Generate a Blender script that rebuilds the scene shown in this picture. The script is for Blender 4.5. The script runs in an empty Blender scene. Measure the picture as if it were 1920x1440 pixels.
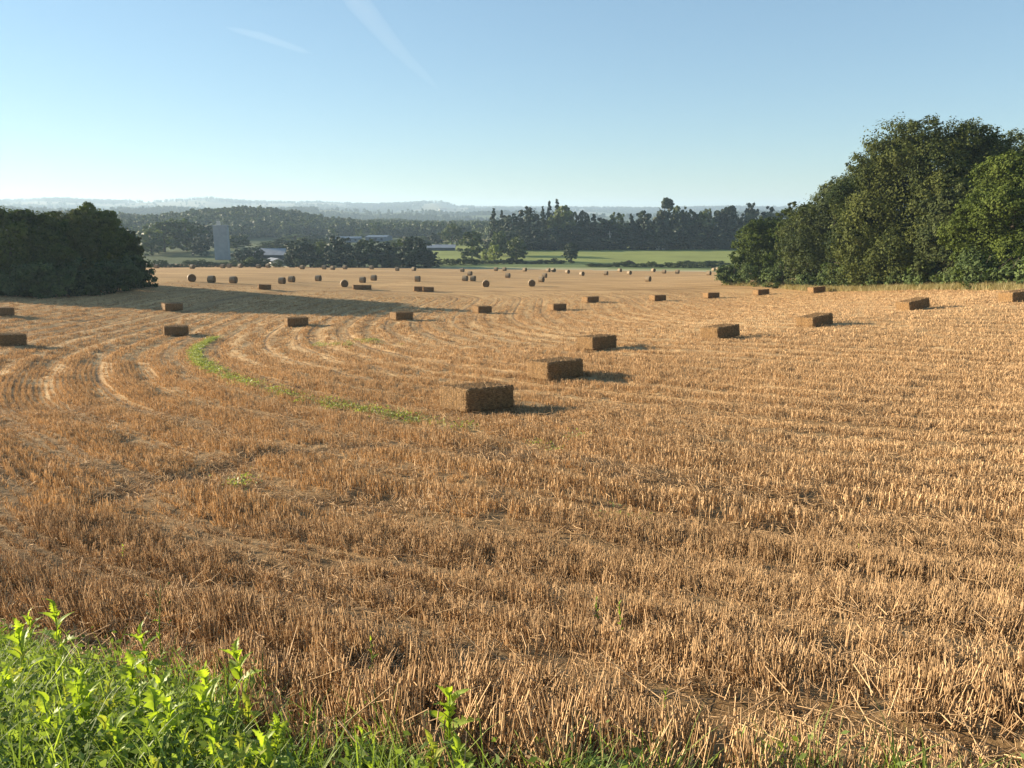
import bpy, math, random
import numpy as np
from mathutils import Vector, Matrix, Euler

random.seed(7)
RNG = np.random.default_rng(7)
S = bpy.context.scene
COL = S.collection

# ------------------------------------------------------------------ camera
F = 1450.0                      # focal length in pixels of a 1920 px wide frame
PITCH = math.atan(320 / F)      # horizon sits at y = 400 of 1440
CAMZ = 1.6
cam_d = bpy.data.cameras.new('camera')
cam_d.sensor_width = 36
cam_d.lens = F / 1920 * 36
cam_d.clip_start = 0.05
cam_d.clip_end = 60000
cam = bpy.data.objects.new('camera', cam_d)
cam.location = (0, 0, CAMZ)
cam.rotation_euler = (math.pi / 2 - PITCH, 0, 0)
COL.objects.link(cam)
S.camera = cam

# ------------------------------------------------------------------ sky + sun
SUN_AZ = math.radians(-72)      # from +Y (view direction) towards the left
SUN_EL = math.radians(12.6)
world = bpy.data.worlds.new('World')
S.world = world
world.use_nodes = True
wn = world.node_tree.nodes
wl = world.node_tree.links
wn.clear()
sky = wn.new('ShaderNodeTexSky')
sky.sky_type = 'NISHITA'
sky.sun_disc = False
sky.sun_elevation = SUN_EL
sky.sun_rotation = SUN_AZ
sky.altitude = 100
sky.air_density = 1.0
sky.dust_density = 0.0
sky.ozone_density = 2.2
bg = wn.new('ShaderNodeBackground')
bg.inputs['Strength'].default_value = 0.053
wo = wn.new('ShaderNodeOutputWorld')
# the camera's soft highlight roll-off and white balance, the same over the whole sky
def vec(op, src, val):
    q = wn.new('ShaderNodeVectorMath'); q.operation = op
    wl.new(src, q.inputs[0]); q.inputs[1].default_value = val
    return q.outputs[0]
gm = wn.new('ShaderNodeGamma'); gm.inputs['Gamma'].default_value = 0.6
wl.new(vec('MULTIPLY', sky.outputs[0], (0.155, 0.155, 0.155)), gm.inputs['Color'])
wl.new(vec('MULTIPLY', gm.outputs[0], (0.73 / 0.155, 0.89 / 0.155, 1.00 / 0.155)), bg.inputs[0])
wl.new(bg.outputs[0], wo.inputs[0])

sun_d = bpy.data.lights.new('sun', 'SUN')
sun_d.energy = 5.0
sun_d.angle = math.radians(0.53)
sun_d.color = (1.0, 0.86, 0.65)
sun = bpy.data.objects.new('sun', sun_d)
TO_SUN = Vector((math.sin(SUN_AZ) * math.cos(SUN_EL), math.cos(SUN_AZ) * math.cos(SUN_EL), math.sin(SUN_EL)))
sun.rotation_euler = TO_SUN.to_track_quat('Z', 'Y').to_euler()
sun.location = (-60, 20, 40)
COL.objects.link(sun)

S.view_settings.view_transform = 'Standard'
S.view_settings.look = 'None'
S.view_settings.exposure = 1.6
S.view_settings.gamma = 1.0
S.render.engine = 'CYCLES'
S.cycles.use_denoising = True
try:
    S.cycles.denoiser = 'OPENIMAGEDENOISE'
except Exception:
    pass
S.cycles.max_bounces = 6
S.cycles.diffuse_bounces = 1
S.cycles.transparent_max_bounces = 8
S.cycles.volume_bounces = 0

# ------------------------------------------------------------------ small helpers
def tag(o, label=None, cat=None, group=None, kind=None):
    if label: o['label'] = label
    if cat: o['category'] = cat
    if group: o['group'] = group
    if kind: o['kind'] = kind
    return o

def empty(name, loc, rz=0.0):
    o = bpy.data.objects.new(name, None)
    o.empty_display_size = 0.3
    o.location = loc
    o.rotation_euler = (0, 0, rz)
    COL.objects.link(o)
    return o

def link(name, me, parent=None, loc=None, rot=None, scl=None):
    o = bpy.data.objects.new(name, me)
    COL.objects.link(o)
    if parent is not None: o.parent = parent
    if loc is not None: o.location = loc
    if rot is not None: o.rotation_euler = rot
    if scl is not None: o.scale = scl
    return o

def mesh_np(name, verts, faces, mat=None, tint=None, smooth=False, attrs=None):
    """verts (N,3), faces (M,k) arrays -> mesh"""
    verts = np.ascontiguousarray(verts, dtype=np.float32)
    faces = np.ascontiguousarray(faces, dtype=np.int32)
    me = bpy.data.meshes.new(name)
    me.vertices.add(len(verts))
    me.vertices.foreach_set('co', verts.ravel())
    if len(faces):
        k = faces.shape[1]
        me.loops.add(faces.size)
        me.loops.foreach_set('vertex_index', faces.ravel())
        me.polygons.add(len(faces))
        me.polygons.foreach_set('loop_start', np.arange(0, faces.size, k, dtype=np.int32))
        me.polygons.foreach_set('loop_total', np.full(len(faces), k, dtype=np.int32))
    me.update(calc_edges=True)
    if smooth:
        me.polygons.foreach_set('use_smooth', np.ones(len(faces), dtype=bool))
    if tint is not None:
        a = me.attributes.new('tint', 'FLOAT', 'POINT')
        a.data.foreach_set('value', np.asarray(tint, dtype=np.float32))
    for k, (typ, arr) in (attrs or {}).items():
        a = me.attributes.new(k, typ, 'POINT')
        if typ == 'FLOAT':
            a.data.foreach_set('value', np.asarray(arr, dtype=np.float32).ravel())
        elif typ == 'INT':
            a.data.foreach_set('value', np.asarray(arr, dtype=np.int32).ravel())
        elif typ == 'FLOAT_VECTOR':
            a.data.foreach_set('vector', np.asarray(arr, dtype=np.float32).ravel())
        elif typ == 'FLOAT_COLOR':
            a.data.foreach_set('color', np.asarray(arr, dtype=np.float32).ravel())
    if mat is not None:
        me.materials.append(mat)
    return me

class MB:
    """collects mixed polygons"""
    def __init__(self): self.v = []; self.f = []
    def poly(self, pts):
        n = len(self.v); self.v += [tuple(p) for p in pts]; self.f.append(list(range(n, n + len(pts))))
    def box(self, x0, x1, y0, y1, z0, z1):
        n = len(self.v)
        self.v += [(x, y, z) for z in (z0, z1) for y in (y0, y1) for x in (x0, x1)]
        for q in ((0, 2, 3, 1), (4, 5, 7, 6), (0, 1, 5, 4), (2, 6, 7, 3), (0, 4, 6, 2), (1, 3, 7, 5)):
            self.f.append([n + i for i in q])
    def tube(self, pts, rads, seg=8):
        pts = [Vector(p) for p in pts]; n0 = len(self.v)
        for i, p in enumerate(pts):
            d = (pts[min(i + 1, len(pts) - 1)] - pts[max(i - 1, 0)])
            d = d.normalized() if d.length > 1e-9 else Vector((0, 0, 1))
            a = d.orthogonal().normalized() if abs(d.z) < 0.99 else Vector((1, 0, 0))
            if i: # keep frame steady
                a = (la - d * la.dot(d)).normalized()
            la = a; b = d.cross(a)
            for k in range(seg):
                t = 2 * math.pi * k / seg
                self.v.append(tuple(p + (a * math.cos(t) + b * math.sin(t)) * rads[i]))
        for i in range(len(pts) - 1):
            for k in range(seg):
                k2 = (k + 1) % seg
                self.f.append([n0 + i * seg + k, n0 + i * seg + k2, n0 + (i + 1) * seg + k2, n0 + (i + 1) * seg + k])
        self.f.append([n0 + k for k in range(seg)][::-1])
        e = n0 + (len(pts) - 1) * seg
        self.f.append([e + k for k in range(seg)])
    def mesh(self, name, mat=None, smooth=False):
        me = bpy.data.meshes.new(name); me.from_pydata(self.v, [], self.f); me.update()
        if smooth: me.polygons.foreach_set('use_smooth', np.ones(len(me.polygons), dtype=bool))
        if mat: me.materials.append(mat)
        return me

# ------------------------------------------------------------------ noise
def _h(ix, iy, seed):
    n = (ix.astype(np.int64) * 374761393 + iy.astype(np.int64) * 668265263 + seed * 982451653) & 0xffffffff
    n = ((n ^ (n >> 13)) * 1274126177) & 0xffffffff
    n = (n ^ (n >> 16)) & 0xffffffff
    return n / 4294967295.0
def vnoise(x, y, seed=0):
    x = np.asarray(x, float); y = np.asarray(y, float)
    ix = np.floor(x); iy = np.floor(y); fx = x - ix; fy = y - iy
    fx = fx * fx * (3 - 2 * fx); fy = fy * fy * (3 - 2 * fy)
    a = _h(ix, iy, seed); b = _h(ix + 1, iy, seed); c = _h(ix, iy + 1, seed); d = _h(ix + 1, iy + 1, seed)
    return (a * (1 - fx) + b * fx) * (1 - fy) + (c * (1 - fx) + d * fx) * fy
def fbm(x, y, seed=0, oct=4):
    s = 0; a = 0.5; t = 0
    for i in range(oct):
        s = s + a * vnoise(x * 2 ** i + 17.3 * i, y * 2 ** i - 9.1 * i, seed + i); t += a; a *= 0.5
    return s / t
def sstep(a, b, x):
    t = np.clip((np.asarray(x, float) - a) / (b - a), 0, 1)
    return t * t * (3 - 2 * t)

# ------------------------------------------------------------------ lie of the land
CP, SP = math.cos(PITCH), math.sin(PITCH)
def ray(px, py):
    xc = (px - 960) / F; yc = -(py - 720) / F
    return np.array([xc, CP + yc * SP, -SP + yc * CP])
def pt_depth(px, py, t):
    return np.array([0, 0, CAMZ]) + ray(px, py) * t
def pt_Y(px, py, Y):
    r = ray(px, py); return np.array([0, 0, CAMZ]) + r * (Y / r[1])

_ctrl = []
for px, py, Y in [(960, 1440, 2.15), (1920, 1440, 2.25), (0, 1440, 2.0), (-300, 1440, 2.0), (2200, 1440, 2.3),
                  (960, 1300, 3.3), (0, 1300, 3.1), (1920, 1300, 3.4), (960, 1100, 6.4), (0, 1100, 6.1), (1920, 1100, 6.6),
                  (960, 900, 13), (0, 900, 12.5), (1920, 900, 13.0), (0, 800, 21), (1920, 800, 19.5), (960, 810, 20.5),
                  (1920, 650, 40), (0, 720, 35), (500, 720, 33), (1500, 720, 30), (1700, 650, 42),
                  # straw bales of known height
                  (925, 774, 25.5), (1062, 712, 33.5), (1128, 656, 48), (1350, 635, 51), (1528, 610, 55), (1712, 581, 64), (1905, 565, 63),
                  (330, 629, 70), (20, 648, 54), (556, 611, 76), (753, 600, 82), (904, 587, 98), (1044, 582, 103), (1107, 567, 114),
                  (1233, 564, 116), (1333, 559, 122), (1427, 553, 124), (1700, 545, 97), (1920, 545, 75),
                  (2100, 545, 68), (100, 549, 110), (-200, 552, 98), (230, 540, 118),
                  (360, 528, 145), (645, 538, 155), (911, 538, 163), (997, 537, 165), (1215, 528, 188), (597, 529, 170), (783, 528, 178),
                  (1350, 534, 158), (1500, 540, 133),
                  (294, 503, 250), (440, 501, 262), (660, 504, 272), (880, 527, 188), (900, 507, 285), (1138, 516, 252), (1050, 508, 285),
                  (1270, 513, 262), (1345, 513, 262), (1700, 512, 268), (-100, 500, 240)]:
    p = pt_Y(px, py, Y)
    _ctrl.append((p[0], p[1], CAMZ - p[2]))
_ctrl = np.array(_ctrl)
def _warp(x, y):
    y = np.maximum(y, 1.8)
    return np.clip(x / (y + 8), -0.95, 0.95) * 1.6, np.log(y + 8)
def _U(d2):
    return np.where(d2 > 1e-12, d2 * np.log(np.maximum(d2, 1e-12)), 0)
_cu, _cv = _warp(_ctrl[:, 0], _ctrl[:, 1])
_val = _ctrl[:, 2] / (_ctrl[:, 1] + 8)
_n = len(_ctrl)
_K = _U((_cu[:, None] - _cu[None]) ** 2 + (_cv[:, None] - _cv[None]) ** 2) + np.eye(_n) * 0.012
_P = np.stack([np.ones(_n), _cu, _cv], 1)
_A = np.block([[_K, _P], [_P.T, np.zeros((3, 3))]])
_w = np.linalg.solve(_A, np.concatenate([_val, np.zeros(3)]))
def tps(x, y):
    u, v = _warp(x, y)
    r = _w[_n] + _w[_n + 1] * u + _w[_n + 2] * v
    for i in range(_n):
        r = r + _w[i] * _U((u - _cu[i]) ** 2 + (v - _cv[i]) ** 2)
    return CAMZ - r * (np.maximum(y, 1.8) + 8)

_RA = ([-300, 0, 150, 250, 330, 420, 470, 520, 620, 700, 760, 830, 870, 950, 1050, 1200, 1350, 1500, 2200], [383, 381, 377, 380, 379, 374, 379, 381, 379, 384, 382, 378, 386, 389, 388, 391, 389, 391, 390], 5600, 12)
_RB = ([-300, 0, 200, 320, 480, 560, 640, 720, 780, 860, 950, 1100, 1400, 2200], [392, 390, 393, 389, 397, 392, 390, 396, 393, 398, 396, 402, 399, 396], 2700, 11)
_RC = ([-300, 0, 300, 500, 600, 660, 760, 860, 950, 1100, 1500, 2200], [410, 410, 410, 414, 412, 417, 412, 415, 413, 420, 414, 410], 1550, 10)
def _crest(T, px):
    return CAMZ + (400 - np.interp(px, T[0], T[1])) / F * T[2] - T[3]
def far_z(x, y):
    r = np.hypot(x, y)
    px = 960 + F * CP * x / np.maximum(y, 1.0)
    px = px + 25 * (vnoise(r / 300.0, px / 300.0, 3) - 0.5)
    za, zb, zc = _crest(_RA, px), _crest(_RB, px), _crest(_RC, px)
    ks = [(250, -19), (300, -19.3), (352, -20.2), (420, -19.6), (470, -18.6), (600, -21), (950, -22), (1550, zc), (1950, zc - 11), (2700, zb), (3500, zb - 16), (5600, za), (8200, za - 25)]
    z = np.zeros_like(r) - 19.0
    for (r0, z0), (r1, z1) in zip(ks[:-1], ks[1:]):
        t = np.clip((r - r0) / (r1 - r0), 0, 1)
        if r0 >= 950: t = t * t * (3 - 2 * t)
        z = np.where(r >= r0, z0 * (1 - t) + z1 * t, z)
    z = z + (fbm(x / 500 + 3.1, y / 500 + 1.7, 5, 4) - 0.5) * 2 * np.interp(r, [600, 1100, 2500, 6000], [0, 3, 4, 5])
    ang = np.arctan2(x, y)
    # low wooded hill left of the middle
    cx, cy = -295.0, 880.0
    z = z + 18 * np.exp(-((x - cx) / 85) ** 2 - ((y - cy) / 130) ** 2) + 12 * np.exp(-((x - cx + 200) / 95) ** 2 - ((y - cy) / 150) ** 2)
    return z
def height(x, y):
    x = np.asarray(x, float); y = np.asarray(y, float)
    s = sstep(278, 338, np.hypot(x, y))
    s = np.where(y < 0, sstep(40, 200, np.hypot(x, y)), s)
    near = tps(np.clip(x, -400, 400), np.clip(y, -5, 360))
    far = np.where(y < 0, 2 + 0 * x, far_z(x, np.maximum(y, 0)))
    back = sstep(-200, 300, y)
    far = far * back + 4 * (1 - back)
    return near * (1 - s) + far * s
def hz(x, y):
    return float(height(np.array([x]), np.array([y]))[0])
def on_ground(px, py):
    r = ray(px, py)
    ys = np.geomspace(1.5, 420, 900)
    x = r[0] / r[1] * ys; z = CAMZ + r[2] / r[1] * ys
    d = z - height(x, ys)
    i = np.argmax(d < 0)
    if i == 0: i = len(ys) - 1
    t = d[i - 1] / (d[i - 1] - d[i] + 1e-9)
    Y = ys[i - 1] + (ys[i] - ys[i - 1]) * min(max(t, 0), 1)
    X = r[0] / r[1] * Y
    return np.array([X, Y, hz(X, Y)])
def at(px, Y):
    X = (px - 960) / F * (Y * CP) * 1.012
    return X, Y, hz(X, Y)

# ------------------------------------------------------------------ lines on the field (ground coordinates)
def gline(pts):
    return np.array([on_ground(a, b)[:2] for a, b in pts])
ROW = gline([(640, 556), (560, 572), (500, 588), (440, 610), (385, 635), (353, 660), (366, 684), (420, 710), (520, 741), (640, 764), (760, 787),
             (880, 810), (1200, 858), (1560, 895), (2200, 940)])
def smooth_line(P, it=3):
    for _ in range(it):
        Q = [P[0]]
        for a, b in zip(P[:-1], P[1:]):
            Q += [a * .75 + b * .25, a * .25 + b * .75]
        Q.append(P[-1]); P = np.array(Q)
    return P
ROW = smooth_line(ROW, 2)
def line_dist(P, x, y):
    best = np.full(x.shape, 1e9); sg = np.zeros(x.shape)
    for a, b in zip(P[:-1], P[1:]):
        d = b - a; L = d @ d + 1e-12
        t = np.clip(((x - a[0]) * d[0] + (y - a[1]) * d[1]) / L, 0, 1)
        ex = x - a[0] - t * d[0]; ey = y - a[1] - t * d[1]
        q = ex * ex + ey * ey
        m = q < best
        best = np.where(m, q, best); sg = np.where(m, np.sign(d[0] * ey - d[1] * ex), sg)
    return np.sqrt(best), sg
def row_u(x, y):
    d, s = line_dist(ROW, x, y)
    return d * s
TRACKS = [(smooth_line(gline(p)), w) for p, w in [
    ([(480, 1060), (640, 1100), (830, 1135), (1160, 1190), (1500, 1235), (1920, 1310), (2300, 1400)], 0.30),
    ([(200, 930), (520, 850), (700, 845), (900, 850), (1150, 880), (1400, 935), (1620, 955), (2100, 1000)], 0.45),
    ([(-200, 880), (100, 870), (300, 900), (560, 930), (820, 950), (1100, 960), (1500, 1000), (2000, 1040)], 0.30),
    ([(-300, 1240), (100, 1200), (450, 1240), (700, 1300), (1000, 1310), (1400, 1330), (1920, 1420)], 0.16),
    ([(300, 600), (460, 552), (600, 543), (800, 547), (1000, 545), (1300, 541), (1420, 540)], 1.2),
]]
def track_mask(x, y):
    m = np.zeros(x.shape)
    for P, w in TRACKS:
        d, _ = line_dist(P, x, y)
        wob = 0.55 + 0.9 * vnoise(x * 0.7, y * 0.7, 31)
        m = np.maximum(m, np.exp(-(d / (w * wob + 1e-3)) ** 2))
    return m
WEED = smooth_line(gline([(405, 634), (362, 655), (370, 682), (420, 708), (520, 739), (640, 762), (760, 786), (890, 808)]), 2)
VERGE = [(-400, 1180), (0, 1225), (130, 1255), (260, 1300), (420, 1350), (540, 1400), (700, 1448), (900, 1480), (1150, 1515), (1400, 1570), (2400, 1640)]
_vx = np.array([p[0] for p in VERGE], float); _vy = np.array([p[1] for p in VERGE], float)
_vl = gline(VERGE)
_o = np.argsort(_vl[:, 0]); _vl = _vl[_o]
def verge_y(x):   # field side edge of the verge for a given X
    return np.interp(x, _vl[:, 0], _vl[:, 1])
def verge_amt(x, y):   # >0 inside the verge (metres from its edge)
    return verge_y(x) - y + (vnoise(x * 3, y * 3, 77) - 0.5) * 0.5

FIELD_END = gline([(-100, 494), (270, 494), (560, 500), (700, 502), (850, 504), (1100, 506), (1360, 510), (1900, 512)])
def field_end(x, y):   # signed: >0 beyond the far edge
    ang = x / np.maximum(y, 1)
    fe = FIELD_END; fa = fe[:, 0] / fe[:, 1]
    return np.hypot(x, y) - np.interp(ang, fa, np.hypot(fe[:, 0], fe[:, 1]))

# ------------------------------------------------------------------ materials
def nmat(name):
    m = bpy.data.materials.new(name); m.use_nodes = True
    m.node_tree.nodes.clear()
    return m, m.node_tree.nodes, m.node_tree.links
def ramp(n, stops):
    r = n.new('ShaderNodeValToRGB'); e = r.color_ramp.elements
    while len(e) < len(stops): e.new(0.5)
    for i, (p, c) in enumerate(stops):
        e[i].position = p; e[i].color = (*c, 1)
    return r
def mathn(n, l, op, a, b=None):
    m = n.new('ShaderNodeMath'); m.operation = op
    for i, q in enumerate((a, b)):
        if q is None: continue
        if isinstance(q, (int, float)): m.inputs[i].default_value = q
        else: l.new(q, m.inputs[i])
    return m.outputs[0]
def mixc(n, l, fac, a, b, blend='MIX'):
    m = n.new('ShaderNodeMix'); m.data_type = 'RGBA'; m.blend_type = blend
    for s, q in ((m.inputs[0], fac), (m.inputs[6], a), (m.inputs[7], b)):
        if isinstance(q, (int, float)): s.default_value = q
        elif isinstance(q, tuple): s.default_value = (*q, 1)
        else: l.new(q, s)
    return m.outputs[2]

def leaf_mat(name, dark, light, trans=0.3, tcol=None, rough=0.55, spec=0.25):
    m, n, l = nmat(name)
    at_ = n.new('ShaderNodeAttribute'); at_.attribute_name = 'tint'
    oi = n.new('ShaderNodeObjectInfo')
    t = mathn(n, l, 'ADD', at_.outputs['Fac'], mathn(n, l, 'MULTIPLY', mathn(n, l, 'SUBTRACT', oi.outputs['Random'], 0.5), 0.35))
    r = ramp(n, [(0.0, dark), (1.0, light)]); l.new(t, r.inputs[0])
    p = n.new('ShaderNodeBsdfPrincipled'); p.inputs['Roughness'].default_value = rough
    p.inputs['Specular IOR Level'].default_value = spec
    l.new(r.outputs[0], p.inputs['Base Color'])
    tr = n.new('ShaderNodeBsdfTranslucent')
    tc = mixc(n, l, 1.0, r.outputs[0], tcol or (1.5, 1.6, 0.5), 'MULTIPLY')
    l.new(tc, tr.inputs[0])
    mx = n.new('ShaderNodeMixShader'); mx.inputs[0].default_value = trans
    l.new(p.outputs[0], mx.inputs[1]); l.new(tr.outputs[0], mx.inputs[2])
    o = n.new('ShaderNodeOutputMaterial'); l.new(mx.outputs[0], o.inputs[0])
    return m
def plain_mat(name, col, col2=None, scale=4, rough=0.8, bump=0.0, spec=0.2, stretch=(1, 1, 1)):
    m, n, l = nmat(name)
    tc = n.new('ShaderNodeTexCoord'); mp = n.new('ShaderNodeMapping'); mp.inputs['Scale'].default_value = stretch
    l.new(tc.outputs['Object'], mp.inputs[0])
    no = n.new('ShaderNodeTexNoise'); no.inputs['Scale'].default_value = scale; no.inputs['Detail'].default_value = 6
    l.new(mp.outputs[0], no.inputs[0])
    c2 = col2 or tuple(c * 0.65 for c in col)
    r = ramp(n, [(0.3, c2), (0.7, col)]); l.new(no.outputs[0], r.inputs[0])
    p = n.new('ShaderNodeBsdfPrincipled'); p.inputs['Roughness'].default_value = rough
    p.inputs['Specular IOR Level'].default_value = spec
    l.new(r.outputs[0], p.inputs['Base Color'])
    if bump:
        b = n.new('ShaderNodeBump'); b.inputs['Strength'].default_value = bump; b.inputs['Distance'].default_value = 0.053
        l.new(no.outputs[0], b.inputs['Height']); l.new(b.outputs[0], p.inputs['Normal'])
    o = n.new('ShaderNodeOutputMaterial'); l.new(p.outputs[0], o.inputs[0])
    return m

M = {}
M['oak'] = leaf_mat('oak_leaves', (0.018, 0.030, 0.008), (0.095, 0.105, 0.026), 0.15, None, 0.75, 0.10)
M['ash'] = leaf_mat('ash_leaves', (0.022, 0.038, 0.008), (0.100, 0.126, 0.024), 0.20, None, 0.75, 0.10)
M['grey_leaf'] = leaf_mat('grey_green_leaves', (0.028, 0.040, 0.014), (0.115, 0.132, 0.045), 0.16, None, 0.75, 0.10)
M['bramble'] = leaf_mat('bramble_leaves', (0.028, 0.046, 0.016), (0.115, 0.15, 0.050), 0.18, None, 0.75, 0.10)
M['conifer'] = leaf_mat('conifer_needles', (0.014, 0.026, 0.012), (0.050, 0.070, 0.028), 0.10)
M['far_leaf'] = leaf_mat('distant_leaves', (0.030, 0.048, 0.016), (0.105, 0.130, 0.036), 0.20)
M['pale_leaf'] = leaf_mat('pale_tree_leaves', (0.08, 0.11, 0.02), (0.24, 0.27, 0.06), 0.30)
M['weed'] = leaf_mat('weed_leaves', (0.16, 0.25, 0.030), (0.40, 0.50, 0.095), 0.50, (1.35, 1.35, 0.35), 0.5, 0.3)
M['clover'] = leaf_mat('clover_leaves', (0.075, 0.115, 0.030), (0.26, 0.32, 0.10), 0.38, None, 0.7, 0.1)
M['grass'] = leaf_mat('verge_grass', (0.08, 0.13, 0.025), (0.30, 0.36, 0.10), 0.40)
M['strip'] = leaf_mat('strip_weed_leaves', (0.15, 0.17, 0.05), (0.34, 0.36, 0.14), 0.30)
M['straw'] = leaf_mat('straw_stalks', (0.18, 0.104, 0.050), (0.79, 0.530, 0.285), 0.15, (1.1, 0.9, 0.6), 0.65, 0.12)
M['bark'] = plain_mat('bark', (0.11, 0.085, 0.06), (0.05, 0.04, 0.03), 6, 0.9, 0.6, 0.1, (1, 1, 0.25))
M['bale'] = plain_mat('bale_straw', (0.34, 0.198, 0.080), (0.065, 0.037, 0.016), 22, 0.8, 0.8, 0.2, (0.35, 1, 1.6))
M['round'] = plain_mat('round_bale_straw', (0.21, 0.130, 0.056), (0.10, 0.060, 0.025), 16, 0.8, 0.7, 0.2, (1, 0.3, 1))
M['net'] = plain_mat('net_wrap', (0.36, 0.27, 0.16), (0.22, 0.15, 0.08), 30, 0.6, 0.4, 0.3)
M['twine'] = plain_mat('bale_twine', (0.40, 0.25, 0.10), None, 30, 0.7)
M['concrete'] = plain_mat('tower_concrete', (0.32, 0.33, 0.34), (0.25, 0.26, 0.27), 0.5, 0.85, 0.1)
M['metal_roof'] = plain_mat('sheet_roof', (0.30, 0.30, 0.31), (0.22, 0.22, 0.23), 0.4, 0.5, 0.0, 0.4)
M['pale_wall'] = plain_mat('pale_wall', (0.62, 0.58, 0.50), (0.5, 0.46, 0.4), 0.6, 0.9)
M['dark_wall'] = plain_mat('dark_shed_wall', (0.10, 0.11, 0.12), (0.07, 0.075, 0.08), 0.6, 0.8)
M['blue_wall'] = plain_mat('blue_grey_cladding', (0.12, 0.16, 0.20), (0.09, 0.12, 0.15), 0.3, 0.6)
M['tile'] = plain_mat('roof_tile', (0.30, 0.15, 0.09), (0.20, 0.10, 0.06), 1.5, 0.85)
M['pole'] = plain_mat('weathered_pole', (0.40, 0.38, 0.34), (0.28, 0.26, 0.24), 5, 0.9)
M['glass'] = plain_mat('dark_window', (0.03, 0.035, 0.04), (0.02, 0.02, 0.025), 1, 0.15, 0, 0.5)
M['deadwood'] = plain_mat('bleached_stick', (0.55, 0.5, 0.42), (0.4, 0.35, 0.28), 20, 0.8, 0.3)

# ground material
def ground_material():
    m, n, l = nmat('ground')
    alb = n.new('ShaderNodeAttribute'); alb.attribute_name = 'albedo'
    fld = n.new('ShaderNodeAttribute'); fld.attribute_name = 'field'
    ru = n.new('ShaderNodeAttribute'); ru.attribute_name = 'rowu'
    geo = n.new('ShaderNodeNewGeometry')
    def noise(vec, sc, det=5, rough=0.55):
        q = n.new('ShaderNodeTexNoise'); q.inputs['Scale'].default_value = sc; q.inputs['Detail'].default_value = det
        q.inputs['Roughness'].default_value = rough
        l.new(vec, q.inputs['Vector']); return q.outputs[0]
    sep = n.new('ShaderNodeSeparateXYZ'); l.new(geo.outputs['Position'], sep.inputs[0])
    cmb = n.new('ShaderNodeCombineXYZ')
    l.new(mathn(n, l, 'MULTIPLY', ru.outputs['Fac'], 1.0), cmb.inputs[0])
    l.new(mathn(n, l, 'MULTIPLY', sep.outputs[0], 0.07), cmb.inputs[1])
    l.new(mathn(n, l, 'MULTIPLY', sep.outputs[1], 0.07), cmb.inputs[2])
    rows = noise(cmb.outputs[0], 1.3, 4, 0.65)
    rows2 = noise(cmb.outputs[0], 0.28, 3, 0.5)
    fine = noise(geo.outputs['Position'], 3.2, 8, 0.72)
    tiny = noise(geo.outputs['Position'], 24, 5, 0.7)
    broad = noise(geo.outputs['Position'], 0.05, 4)
    # straw litter
    st = ramp(n, [(0.30, (0.20, 0.112, 0.050)), (0.50, (0.48, 0.310, 0.148)), (0.66, (0.70, 0.495, 0.26))])
    mixv = mathn(n, l, 'ADD', mathn(n, l, 'MULTIPLY', rows, 0.50), mathn(n, l, 'MULTIPLY', fine, 0.34))
    mixv = mathn(n, l, 'ADD', mixv, mathn(n, l, 'MULTIPLY', rows2, 0.16))
    mixv = mathn(n, l, 'ADD', mixv, mathn(n, l, 'MULTIPLY', mathn(n, l, 'SUBTRACT', tiny, 0.5), 0.55))
    l.new(mixv, st.inputs[0])
    strawc = mixc(n, l, 1.0, st.outputs[0], alb.outputs['Color'], 'MULTIPLY')
    # everything else
    v = ramp(n, [(0.3, (0.72, 0.72, 0.72)), (0.7, (1.25, 1.25, 1.25))]); l.new(mathn(n, l, 'ADD', mathn(n, l, 'MULTIPLY', fine, 0.5), mathn(n, l, 'MULTIPLY', broad, 0.5)), v.inputs[0])
    other = mixc(n, l, 1.0, alb.outputs['Color'], v.outputs[0], 'MULTIPLY')
    def wheel(off, wdt, amt):
        q = mathn(n, l, 'ADD', mathn(n, l, 'DIVIDE', ru.outputs['Fac'], 3.4), off + 100.0)
        q = mathn(n, l, 'MULTIPLY', mathn(n, l, 'ABSOLUTE', mathn(n, l, 'SUBTRACT', mathn(n, l, 'FRACT', q), 0.5)), 3.4)
        q = mathn(n, l, 'DIVIDE', q, wdt)
        q = mathn(n, l, 'POWER', 2.718, mathn(n, l, 'MULTIPLY', mathn(n, l, 'MULTIPLY', q, q), -1.0))
        return mathn(n, l, 'MULTIPLY', q, amt)
    lines = mathn(n, l, 'MAXIMUM', wheel(0.0, 0.15, 1.0), wheel(0.27, 0.11, 0.7))
    wk = n.new('ShaderNodeAttribute'); wk.attribute_name = 'wheel'
    brk = ramp(n, [(0.35, (0.25, 0.25, 0.25)), (0.6, (1, 1, 1))]); l.new(broad2 := noise(geo.outputs['Position'], 0.16, 3), brk.inputs[0])
    lines = mathn(n, l, 'MULTIPLY', mathn(n, l, 'MULTIPLY', lines, wk.outputs['Fac']), brk.outputs[0])
    strawc = mixc(n, l, mathn(n, l, 'MULTIPLY', lines, 0.8), strawc, (0.16, 0.098, 0.052))
    col = mixc(n, l, fld.outputs['Fac'], other, strawc)
    p = n.new('ShaderNodeBsdfPrincipled'); p.inputs['Roughness'].default_value = 0.9
    p.inputs['Specular IOR Level'].default_value = 0.1
    l.new(col, p.inputs['Base Color'])
    b = n.new('ShaderNodeBump'); b.inputs['Strength'].default_value = 0.75; b.inputs['Distance'].default_value = 0.10
    hh = mathn(n, l, 'ADD', mathn(n, l, 'MULTIPLY', fine, 0.8), mathn(n, l, 'MULTIPLY', tiny, 0.25))
    hh = mathn(n, l, 'ADD', hh, mathn(n, l, 'MULTIPLY', rows, 1.1))
    hh = mathn(n, l, 'SUBTRACT', hh, mathn(n, l, 'MULTIPLY', lines, 0.8))
    l.new(hh, b.inputs['Height']); l.new(b.outputs[0], p.inputs['Normal'])
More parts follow.
